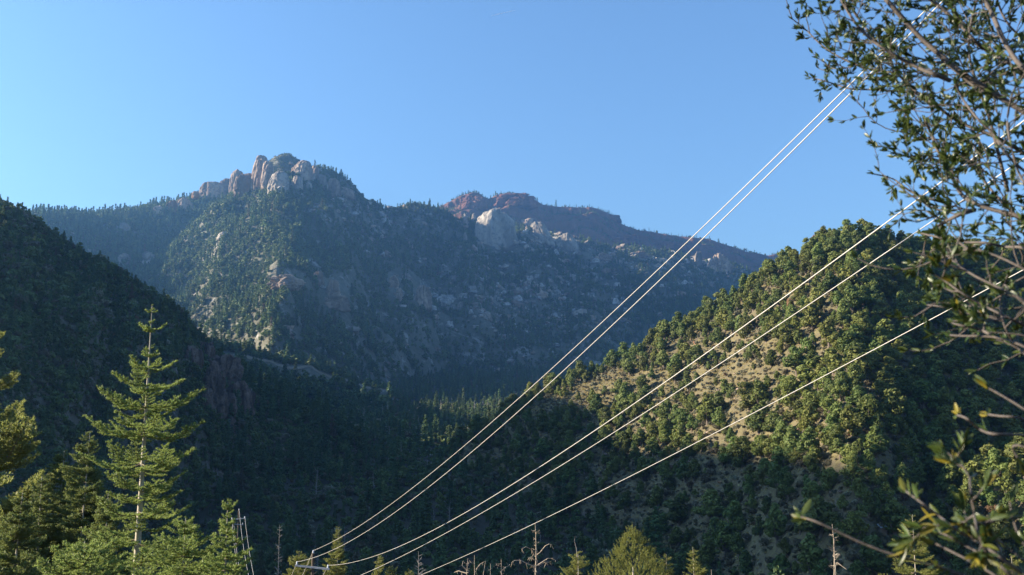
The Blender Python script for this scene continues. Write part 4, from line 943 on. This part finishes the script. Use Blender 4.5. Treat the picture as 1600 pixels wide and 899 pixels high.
crown_tree('fir_tree', 'thin spire fir leaning on the right of the broad cone tree', 1041, 866, 63.0, 13, 895, n_yel, 53, shape=.7, step=.4, dens=.35, ndl=.07, wid=.026)
crown_tree('fir_tree', 'small neat fir standing alone right of the broad cone tree', 1084, 855, 66.0, 16, 895, n_yel, 54, shape=.8, step=.36, dens=.35, ndl=.07, wid=.026)
crown_tree('fir_tree', 'sparse sunlit fir behind the lower shrub branch', 1424, 804, 56.0, 34, 890, n_yel, 55, shape=.7, step=.5, nb=5, ragged=.4, dens=.35, ndl=.065, wid=.025)
crown_tree('fir_tree', 'sunlit fir top in the bottom right corner behind shrub twigs', 1578, 868, 50.0, 22, 900, n_yel, 56, shape=.8, step=.4, dens=.35, ndl=.065, wid=.025)
crown_tree('fir_tree', 'tiny green treetop at the bottom edge left of bare spikes', 640, 890, 80.0, 8, 905, n_yel, 57, shape=.7, step=.4, dens=.3, ndl=.09, wid=.035)

# --- dead trees
def snag(name, label, utop, vtop, depth, seed, r0=.09, limbs=(), nrand=10, lean=0.0, m=m_drybark, H0=None, rl=(.15, .5)):
    rg = np.random.default_rng(seed)
    top = at(utop, vtop, depth); g0 = float(valley(np.array([top.x]), np.array([top.y]))[0]) if H0 is None else top.z - H0
    H = top.z - g0; root = empty(name, (top.x, top.y, g0)); tag(root, label, 'dead tree')
    t = np.linspace(0, 1, 16); b_ = MB()
    P = np.stack([lean * (t - 1) * H + .03 * np.sin(t * 25 + seed), .02 * np.sin(t * 19), -.4 + (H + .4) * t], 1); b_.tube(P, r0 * (1 - t) ** .7 + .012, 7)
    link('trunk', b_.build(name + '_trunk', [m]), root); s = depth / FPX
    for lm in limbs:                                        # traced limbs: pixel points
        q = MB(); pts = np.array([at(u, v, depth) - Vector((top.x, top.y, g0)) for (u, v) in lm]); pts[:, 1] += np.linspace(0, rg.uniform(-.5, .5), len(pts))
        q.tube(pts, np.linspace(.035, .012, len(pts)), 5)
        for k in range(1, len(pts)):
            for z_ in range(3):
                d = rg.normal(size=3) * (.1, .1, .12) - (0, 0, .08); c = pts[k - 1] + (pts[k] - pts[k - 1]) * rg.uniform(); q.tube([c, c + d * .6, c + d], [.010, .008, .005], 3, cap=False)
        link('limb', q.build('limb', [m]), root)
    for k in range(nrand):
        z_ = H - rg.uniform(.25, 3.2); a = rg.uniform(0, 6.28); L = rg.uniform(*rl); d = np.array((math.cos(a), math.sin(a), rg.uniform(-.2, .5)))
        c = np.array((np.interp((z_ + .4) / (H + .4), t, P[:, 0]), 0, z_)); q = MB(); q.tube([c, c + d * L * .5, c + d * L + (0, 0, .06)], [.016, .011, .005], 4, cap=False)
        for j in range(3):
            e = c + d * L * rg.uniform(.3, 1); q.tube([e, e + rg.normal(size=3) * .09], [.007, .004], 3, cap=False)
        link('twig', q.build('twig', [m]), root)
snag('dead_tree', 'tall dead trunk with drooping curved limbs at bottom centre', 837, 818, 60.0, 61, limbs=(((836, 870), (845, 862), (852, 853), (858, 850), (862, 851)), ((836, 886), (848, 878), (856, 873), (864, 873), (869, 877)), ((840, 884), (852, 879), (859, 879), (862, 884)), ((834, 885), (824, 881), (814, 876), (804, 876), (799, 880)), ((835, 868), (830, 858), (822, 854), (815, 857)), ((836, 876), (830, 870), (825, 871))), nrand=22, rl=(.1, .3))
snag('dead_tree', 'tallest bare spike in the dead thicket left of the dead trunk', 742, 868, 62.0, 62, r0=.06, nrand=14, limbs=(((744, 890), (750, 882), (757, 878)),))
snag('dead_tree', 'leaning bare spike at the left of the dead thicket', 731, 873, 61.0, 63, r0=.05, nrand=14, lean=.03, limbs=(((730, 892), (722, 884), (724, 876)), ((729, 896), (716, 893), (709, 896))))
snag('dead_tree', 'slanting bare stem at the right of the dead thicket', 758, 877, 61.0, 64, r0=.045, nrand=10, lean=.12)
snag('dead_tree', 'single short bare post right of the dead thicket', 766, 881, 62.0, 65, r0=.05, nrand=5, rl=(.08, .2))
snag('dead_tree', 'short twiggy dead tree left of the tall dead trunk', 783, 874, 61.0, 66, r0=.05, nrand=14, limbs=(((782, 894), (790, 887), (797, 884)),))
snag('dead_tree', 'pale crooked dead tree with broken twigs at lower right', 1301, 819, 55.0, 67, r0=.075, nrand=20, rl=(.1, .4), lean=.01, limbs=(((1302, 870), (1308, 865), (1312, 866)), ((1305, 899), (1306, 885), (1308, 879)), ((1308, 879), (1314, 884), (1320, 889))))
snag('dead_tree', 'tiny bare tip at the bottom edge right of the small neat fir', 1112, 890, 60.0, 68, r0=.04, nrand=5)
# grey leafless tree and a pale bare trunk further down in the valley shade
def bare(name, label, u, vt, vb, depth, seed, wide):
    rg = np.random.default_rng(seed); top = at(u, vt, depth); bot = at(u, vb, depth); g0 = float(gz(np.array([top.x]), np.array([top.y]))[0]); H = top.z - g0
    root = empty(name, (top.x, top.y, g0)); tag(root, label, 'dead tree'); b_ = MB(); b_.tube([(0, 0, -.3), (.1, 0, H * .5), (0, 0, H)], [.12, .08, .015], 6); link('trunk', b_.build(name + '_trunk', [m_grey]), root)
    q = MB()
    for k in range(90):
        t = rg.uniform(.3, .98); a = rg.uniform(0, 6.28); L = wide * (1.1 - t) * rg.uniform(.6, 1.2) + .2; p = np.array((0, 0, H * t)); d = np.array((math.cos(a), math.sin(a), rg.uniform(.2, .9)))
        q.tube([p, p + d * L * .5, p + d * L], [.03, .02, .008], 3, cap=False)
        for j in range(4):
            e = p + d * L * rg.uniform(.3, 1); q.tube([e, e + (d + rg.normal(size=3) * .7) * L * .35], [.014, .006], 3, cap=False)
    link('branches', q.build(name + '_branches', [m_grey]), root)
bare('bare_tree', 'grey leafless tree in valley shade left of the dead thicket', 654, 862, 899, 96.0, 71, 2.0)
bare('bare_tree', 'thin pale dead trunk in the shade above the near power pole', 437, 820, 882, 150.0, 72, 1.1)

# ------------------------------------------------------------------ power line
m_pole = plain_mat('pole_wood', (.055, .04, .03), (.12, .09, .065), 7, stretch=(1, 1, .1)); m_arm = plain_mat('grey_crossarm', (.27, .285, .30), (.40, .415, .43), 4)
m_ins = plain_mat('porcelain', (.55, .58, .62), (.68, .70, .73), 3, rough=.3, spec=.5); m_wire = plain_mat('bare_aluminium_wire', (.42, .40, .365), (.58, .555, .515), 30, rough=.45, spec=.5)
def insulator(p, s=1.0):
    b_ = MB(); z = np.array((0, .05, .09, .13, .17, .21, .24)) * s; r = np.array((.03, .07, .045, .07, .045, .06, .02)) * s
    b_.tube(np.stack([z * 0, z * 0, z], 1) + np.array(p), r, 10); return b_.build('insulator', [m_ins])
def pole(name, label, utop, vtop, depth, arms, arm_rz):
    top = at(utop, vtop, depth); g0 = float(gz(np.array([top.x]), np.array([top.y]))[0]); H = top.z - .25 - g0
    root = empty(name, (top.x, top.y, g0)); tag(root, label, 'power pole')
    b_ = MB(); b_.tube([(0, 0, -.5), (0, 0, H * .5), (0, 0, H)], [.16, .14, .11], 12); link('post', b_.build(name + '_post', [m_pole]), root)
    pts = [Vector((top.x, top.y, g0 + H + .2))]; link('insulator', insulator((0, 0, H)), root)
    for (dz, half, rz, tilt) in arms:
        b_ = MB(); M = (Matrix.Rotation(rz, 3, 'Z') @ Matrix.Rotation(tilt, 3, 'Y')); b_.box((0, -.17, H - dz), half * 2, .10, .13, M)
        ar = link('crossarm', b_.build('crossarm', [m_arm]), root)
        b_ = MB()
        for sg in (-1, 1): e = M @ Vector((sg * half * .5, 0, 0)); b_.tube([(e.x, e.y - .17, e.z + H - dz - .05), (0, -.14, H - dz - .55)], [.018, .018], 5)
        link('brace', b_.build('brace', [m_pole]), ar)
        for sg in (-1, 1):
            e = M @ Vector((sg * (half - .12), 0, .065)); p = (e.x, -.17 + e.y, e.z + H - dz); link('insulator', insulator(p), root)
            pts.append(Vector((top.x + p[0], top.y + p[1], g0 + p[2] + .2)))
    return pts
p0 = pole('power_pole', 'near power pole with pale crossarm at the bottom edge', 489.5, 859.5, 72.0, [(.95, 1.28, -.12, .09)], 0)
p1 = pole('power_pole', 'far power pole with two crossarms right of the young fir', 373.5, 795, 150.0, [(1.25, 1.12, -.1, -.09), (2.05, .95, .9, .12)], 0)
def wire(name, label, A, B, sag, r, n=90, t1=1.0, r2=None):
    A = np.array(A, float); B = np.array(B, float); t = np.linspace(0, t1, n)[:, None]
    P = A + (B - A) * t; P[:, 2] -= (4 * sag * t * (1 - t))[:, 0]
    b_ = MB(); b_.tube(P, r, 6); tag(link(name, b_.build(name, [m_wire], True)), label, 'power line', 'overhead power lines')
A0 = [np.array(q) for q in p0]
wire('power_line', 'uppermost wire climbing from the near pole top to the upper right', A0[0], (9.418, 5.239, 9.487), 1.478, .0095)
wire('power_line', 'second wire just under the uppermost, from the left crossarm end', A0[1], (9.141, 4.374, 9.3), 2.05, .0095)
wire('power_line', 'third wire from the right crossarm end up towards the shrub', A0[2], (7.582, 7.124, 5.222), 1.493, .0095)
wire('power_line', 'fourth wire running just below the third up to the shrub', A0[0] + np.array((0, 0, -2.95)), (12.098, 7.972, 7.776), 1.266, .0095)
wire('power_line', 'lowest and thinnest wire crossing the shaded foot of the hill', A0[0] + np.array((0, 0, -4.3)), (11.465, 6.614, 5.473), .92, .0075)
A1 = [np.array(q) for q in p1]
wire('power_line', 'wire dropping from the top of the far pole', A1[0], A0[0], 9.0, .018)
wire('power_line', 'wire dropping from the upper right arm end of the far pole', A1[2], A0[2], 9.0, .018)
wire('power_line', 'wire dropping from the left arm end of the far pole', A1[1], A0[1], 9.0, .018)
wire('power_line', 'faint wire dropping from the lower arm of the far pole', A1[3], A0[0] + np.array((0, 0, -2.95)), 9.0, .014)
# ------------------------------------------------------------------ leafy shrub close to the camera on the right
l_gr = leaf_mat('mahogany_leaf', (.028, .056, .013), (.062, .090, .018), trans=0.3, rough=.38, spec=.45, obj=True, var=((.20, .165, .020), 0.80))
l_gr2 = leaf_mat('mahogany_leaf_mass', (.026, .054, .013), (.070, .092, .018), trans=0.3, rough=.38, spec=.45, obj=False)
m_mah = plain_mat('mahogany_bark', (.055, .046, .041), (.125, .106, .094), 40, stretch=(1, 1, 1))
bush = empty('leafy_shrub', (1.5, 1.9, float(valley(np.array([1.5]), np.array([1.9]))[0]))); tag(bush, 'blurred leafy shrub with grey twigs reaching in from the right edge', 'shrub')
B0 = np.array(bush.location)
# traced stems: (points u,v), depth at first and last point, radius at first and last, kind (e = runs out of the frame to the stem)
STEMS = [
 ([(1640, 200), (1600, 175), (1510, 120), (1440, 62), (1385, 0), (1350, -45)], 1.55, 1.75, .0062, .004, 'e'),
 ([(1484, 126), (1460, 116), (1430, 105), (1390, 82), (1365, 66), (1344, 48), (1330, 27), (1315, 2), (1300, -25)], 1.58, 1.7, .0036, .0018, 's'),
 ([(1600, 240), (1560, 215), (1500, 193), (1467, 169), (1426, 140), (1399, 112), (1385, 87), (1362, 55), (1347, 37), (1331, 16), (1322, -10)], 1.9, 2.15, .0052, .0018, 'e'),
 ([(1397, 114), (1355, 108), (1335, 101), (1310, 89), (1289, 76), (1274, 62), (1257, 44), (1238, 30)], 2.05, 2.3, .0024, .0012, 't'),
 ([(1335, 102), (1325, 106), (1310, 109), (1292, 105)], 2.12, 2.15, .0016, .001, 't'),
 ([(1440, 148), (1410, 143), (1387, 142), (1358, 140), (1328, 140), (1306, 132), (1289, 127), (1273, 123)], 2.05, 2.2, .0024, .0012, 't'),
 ([(1600, 338), (1547, 328), (1519, 318), (1500, 304), (1491, 283), (1481, 262), (1463, 232), (1456, 211), (1446, 190)], 1.6, 1.85, .0064, .0022, 'e'),
 ([(1523, 328), (1500, 335), (1472, 349), (1452, 362)], 1.62, 1.68, .004, .002, 's'),
 ([(1480, 318), (1453, 311), (1425, 302), (1409, 290), (1395, 278), (1365, 272)], 1.75, 1.9, .0026, .0012, 't'),
 ([(1600, 350), (1559, 309), (1537, 283), (1523, 262), (1509, 246), (1480, 220), (1440, 215), (1412, 190)], 1.75, 2.0, .0048, .0014, 'e'),
 ([(1600, 111), (1578, 82), (1560, 47), (1553, 24), (1538, 0), (1525, -25)], 1.5, 1.6, .005, .0035, 'e'),
 ([(1620, 135), (1596, 116), (1573, 96), (1542, 80), (1520, 62), (1504, 42), (1484, 24), (1455, 0), (1440, -20)], 1.7, 1.85, .005, .003, 'e'),
 ([(1545, 150), (1520, 135), (1482, 100), (1450, 95), (1425, 88)], 1.65, 1.8, .003, .0012, 's'),
 ([(1575, 300), (1560, 240), (1545, 180), (1530, 140), (1515, 100), (1512, 60), (1520, 20), (1530, -10)], 1.9, 2.0, .0034, .002, 's'),
 ([(1600, 62), (1580, 45), (1565, 22), (1558, 0)], 1.9, 1.95, .003, .002, 'e'),
 ([(1600, 270), (1570, 240), (1550, 205), (1530, 190), (1500, 150), (1493, 130)], 1.45, 1.6, .004, .0016, 'e'),
 ([(1600, 420), (1560, 400), (1520, 385), (1490, 392), (1470, 400)], 1.4, 1.5, .004, .0015, 'e'),
 ([(1600, 385), (1569, 387), (1540, 378), (1505, 380), (1470, 372), (1440, 365)], 1.5, 1.65, .004, .0015, 'e'),
 ([(1610, 300), (1590, 270), (1580, 230), (1572, 190), (1580, 150), (1590, 130)], 1.4, 1.5, .003, .0015, 'e'),
 ([(1600, 470), (1570, 452), (1549, 445), (1510, 426), (1500, 417), (1480, 400)], 1.25, 1.35, .0034, .0014, 'e'),
 ([(1600, 508), (1576, 497), (1537, 478), (1498, 456), (1481, 441), (1458, 428)], 1.2, 1.3, .0032, .0012, 'e'),
 ([(1600, 500), (1547, 495), (1505, 489), (1466, 478), (1449, 477)], 1.35, 1.45, .0026, .001, 'e'),
 ([(1610, 545), (1586, 534), (1547, 522), (1517, 527), (1485, 524)], 1.15, 1.25, .003, .0012, 'e'),
 ([(1547, 522), (1527, 513), (1505, 510), (1488, 505)], 1.2, 1.22, .002, .001, 't'),
 ([(1610, 560), (1590, 545), (1570, 515), (1560, 470), (1575, 430)], 1.3, 1.35, .003, .0012, 'e'),
 ([(1600, 640), (1571, 620), (1545, 607)], 1.1, 1.15, .0024, .0012, 'e'),
 ([(1600, 649), (1571, 652), (1545, 648)], 1.1, 1.15, .0024, .0012, 'e'),
 ([(1610, 678), (1551, 680), (1529, 671), (1511, 653), (1496, 649)], 1.05, 1.1, .0024, .0012, 'e'),
 ([(1610, 700), (1590, 690), (1575, 700), (1590, 715)], 1.05, 1.1, .002, .0012, 'e'),
 ([(1560, 925), (1510, 900), (1480, 889), (1438, 879), (1402, 870), (1373, 860), (1345, 850), (1320, 836), (1291, 822), (1271, 813), (1252, 808)], .95, 1.02, .0028, .0014, 'b'),
 ([(1620, 912), (1600, 899), (1560, 868), (1519, 842), (1484, 822), (1468, 806), (1440, 786), (1416, 768)], .92, 1.0, .003, .0014, 'b'),
 ([(1590, 900), (1570, 885), (1529, 863), (1507, 853), (1487, 840), (1468, 832)], .95, 1.0, .0026, .0012, 'b'),
 ([(1580, 920), (1555, 899), (1539, 889), (1509, 873), (1484, 860), (1462, 850)], .9, .97, .003, .0014, 'b'),
 ([(1600, 920), (1569, 889), (1543, 867), (1529, 840), (1521, 798), (1517, 770), (1515, 745)], .88, .95, .0034, .0015, 'b'),
 ([(1620, 890), (1600, 875), (1579, 860), (1553, 840)], .95, .98, .0026, .0012, 'b'),
 ([(1620, 870), (1590, 850), (1580, 810), (1578, 785)], .9, .95, .0022, .0012, 'b'),
]
rb = np.random.default_rng(1234)
LEAF = []        # (position, direction, length, depth)
def leaves_at(p, d, ln, k, spread=.8):
    for _ in range(k):
        q = rb.normal(size=3); q -= q.dot(d) * d; q /= np.linalg.norm(q) + 1e-9
        a = rb.uniform(.25, 1.0) * spread; dd = d * math.cos(a) + q * math.sin(a) + np.array((0, 0, .25)); dd /= np.linalg.norm(dd)
        LEAF.append((p + rb.normal(size=3) * .001, dd, ln * rb.uniform(.65, 1.2), p[1]))
def smooth(P, n):
    P = np.asarray(P, float); t = np.concatenate([[0], np.cumsum(np.linalg.norm(np.diff(P, axis=0), axis=1))]); tt = np.linspace(0, t[-1], n)
    Q = np.stack([np.interp(tt, t, P[:, k]) for k in range(3)], 1); w = np.array((.25, .5, .25))
    for _ in range(2):
        E = np.vstack([Q[:1], Q, Q[-1:]]); Q2 = E[:-2] * .25 + E[1:-1] * .5 + E[2:] * .25; Q2[0] = Q[0]; Q2[-1] = Q[-1]; Q = Q2
    return Q
def grow(mb, p, d, L, r, lev, leafln, dn):
    """a crooked twig with leaf rosettes and side twigs"""
    n = max(3, int(L / .02)); P = [p]; c = p.copy(); dd = d.copy()
    for k in range(n):
        dd = dd + rb.normal(size=3) * .22 + np.array((-.02, 0, .05)); dd /= np.linalg.norm(dd); c = c + dd * L / n; P.append(c)
        if lev < 2 and rb.uniform() < .38 * dn:
            s = rb.normal(size=3); s -= s.dot(dd) * dd; s /= np.linalg.norm(s); grow(mb, c.copy(), dd * .6 + s * .8, L * rb.uniform(.25, .5), r * .6, lev + 1, leafln, dn)
        if rb.uniform() < .85 * dn: leaves_at(c, dd, leafln, int(rb.integers(2, 6)))
    mb.tube(np.array(P), np.linspace(r, r * .5, len(P)), 4, cap=False)
    leaves_at(c, dd, leafln, int(rb.integers(3, 6)), .55)
for si, (pts, d0, d1, r0, r1, kind) in enumerate(STEMS):
    m = len(pts); P = [np.array(at(u, v, d0 + (d1 - d0) * k / (m - 1) + (0.03 * math.sin(3 * k + si)))) for k, (u, v) in enumerate(pts)]
    inner = len(P)
    vis0 = 0
    if kind in 'eb':
        e = P[0]; P = [np.array((1.5, 1.85, -1.1)), np.array((1.36 + .02 * (si % 5), .5 * (1.85 + e[1]), .5 * (e[2] - 1.1) - .05)), e + np.array((.18, .03, -.10))] + P
        vis0 = 3
    P = np.array(P); n = max(12, int(np.linalg.norm(np.diff(P, axis=0), axis=1).sum() / .02)); Q = smooth(P, n)
    if kind == 'b': r0 *= .72; r1 *= .72
    mb = MB(); rr_ = np.interp(np.arange(n), [0, n * (.4 if vis0 else 0), n - 1], [(.012 if kind == 'e' else r0) if vis0 else r0, r0, r1]); mb.tube(Q - B0, rr_, 7)
    near = kind == 'b' or d0 < 1.2; leafln = .0138 if not near else .0185
    tan = np.gradient(Q, axis=0); tan /= np.linalg.norm(tan, axis=1)[:, None]
    dense = {'e': 1.0, 's': 1.0, 't': .75, 'b': .5}[kind] * (.55 if near else 1.0)
    for k in range(n):
        uu, vv = to_px(*Q[k])
        if uu > 1660 or vv > 960 or vv < -70: continue
        p = Q[k]
        thick = 1.0 if kind in 'es' else .4
        if rb.uniform() < ((.92 if d0 > 1.52 else .42) if not near else .085) * thick:
            s = rb.normal(size=3) * (1, .8, 1); s -= s.dot(tan[k]) * tan[k]; s /= np.linalg.norm(s)
            tw = MB(); L = rb.uniform(.03, .17) * (0.45 if si in (1, 2) and uu < 1420 else 1) * (1 if kind in 'es' else .45) * (1 if not near else .5)
            grow(mb, p - B0, tan[k] * .55 + s * .8, L, .0013, 0 if kind in 'es' else 1, leafln, .8 if not near else .75)
        if rb.uniform() < (.30 if kind != 'e' else .08) + (-.08 if kind == 'b' else 0):
            s = rb.normal(size=3); s -= s.dot(tan[k]) * tan[k]; s /= np.linalg.norm(s); leaves_at(p - B0, tan[k] * .5 + s * .6, leafln, int(rb.integers(2, 4)), .6)
    leaves_at(Q[-1] - B0, tan[-1], leafln, 5, .5)
    link('branch', mb.build('shrub_branch', [m_mah], True), bush)
mb = MB(); st = np.array([(1.5, 1.9, B0[2] - .2), (1.52, 1.88, -1.6), (1.5, 1.85, -1.05)]) - B0; mb.tube(st, [.04, .032, .022], 9); link('stem', mb.build('shrub_stem', [m_mah], True), bush)
# leaf blade: pointed ellipse, folded along the midrib and curled
def blade(curl, fold, wid):
    t = np.array((0, .15, .4, .65, .87, 1.0)); w = wid * np.array((.12, .55, 1, .92, .5, .02)); V = []
    for a, b_ in zip(t, w):
        z = curl * a * a
        V += [(a, -b_, z + fold * b_), (a, 0, z), (a, b_, z + fold * b_)]
    F = []
    for k in range(5): F += [(3 * k, 3 * k + 1, 3 * k + 4, 3 * k + 3), (3 * k + 1, 3 * k + 2, 3 * k + 5, 3 * k + 4)]
    return np.array(V), np.array(F)
BL = [blade(.12, .5, .14), blade(-.15, .35, .16), blade(.25, .6, .125), blade(-.3, .4, .14)]
bl_m = [mesh_np('shrub_leaf', V, F, [l_gr], smooth=True) for V, F in BL]
sc_ = []
for (p, d, l, _) in LEAF:
    w = p + B0; u_, v_ = to_px(*w); sc_.append(l / w[1] if (0 < u_ < 1600 and 0 < v_ < 899) else 0)
order = np.argsort(-np.array(sc_)); mass = MB()
for k, i in enumerate(order):
    p, d, l, _ = LEAF[i]
    y_ = np.cross(rb.normal(size=3), d); y_ /= np.linalg.norm(y_) + 1e-9; z_ = np.cross(d, y_); M = np.stack([d, y_, z_], 1) * l
    if k < 298:
        o = link('leaf', bl_m[int(rb.integers(0, 4))], bush); M4 = Matrix([[*M[r_], p[r_]] for r_ in range(3)] + [[0, 0, 0, 1]]); o.matrix_local = M4
    else:
        V, F = BL[int(rb.integers(0, 4))]; mass.add(V @ M.T + p, F)
tag(link('leaves', mass.build('shrub_leaves', [l_gr2], True), bush), kind='stuff')
print('leaves', len(LEAF))

# thin vapour trail high in the sky
ct, nt, b = mat('vapour_trail'); b.inputs['Base Color'].default_value = (.9, .9, .9, 1); b.inputs['Roughness'].default_value = 1
cb = MB(); A = np.array(at(767, 25, 17000)); B = np.array(at(806, 16, 17600)); t_ = np.linspace(0, 1, 41); cb.tube(A + (B - A) * t_[:, None], (4.6 * np.sin(np.pi * t_) ** .5 + .6) * np.where(np.arange(41) % 2, 1.0, .25), 8)
tag(link('vapour_trail', cb.build('vapour_trail', [ct])), 'short faint white vapour trail high in the sky', 'vapour trail', kind='stuff')
# ------------------------------------------------------------------ haze
HAZE = 0.00013
hz, nt, b = mat('haze_air'); nt.nodes.remove(b)
pv = N(nt, 'ShaderNodeVolumePrincipled'); pv.inputs['Density'].default_value = HAZE; pv.inputs['Color'].default_value = (0.22, 0.52, 1.0, 1)
pv.inputs['Anisotropy'].default_value = 0.62
nt.links.new(pv.outputs[0], nt.nodes['Material Output'].inputs['Volume'])
hb = MB(); hb.box((0, 0, 310), 9400, 9400, 860)
tag(link('haze', hb.build('haze', [hz])), 'thin blue haze filling the valley air', 'haze', kind='stuff')
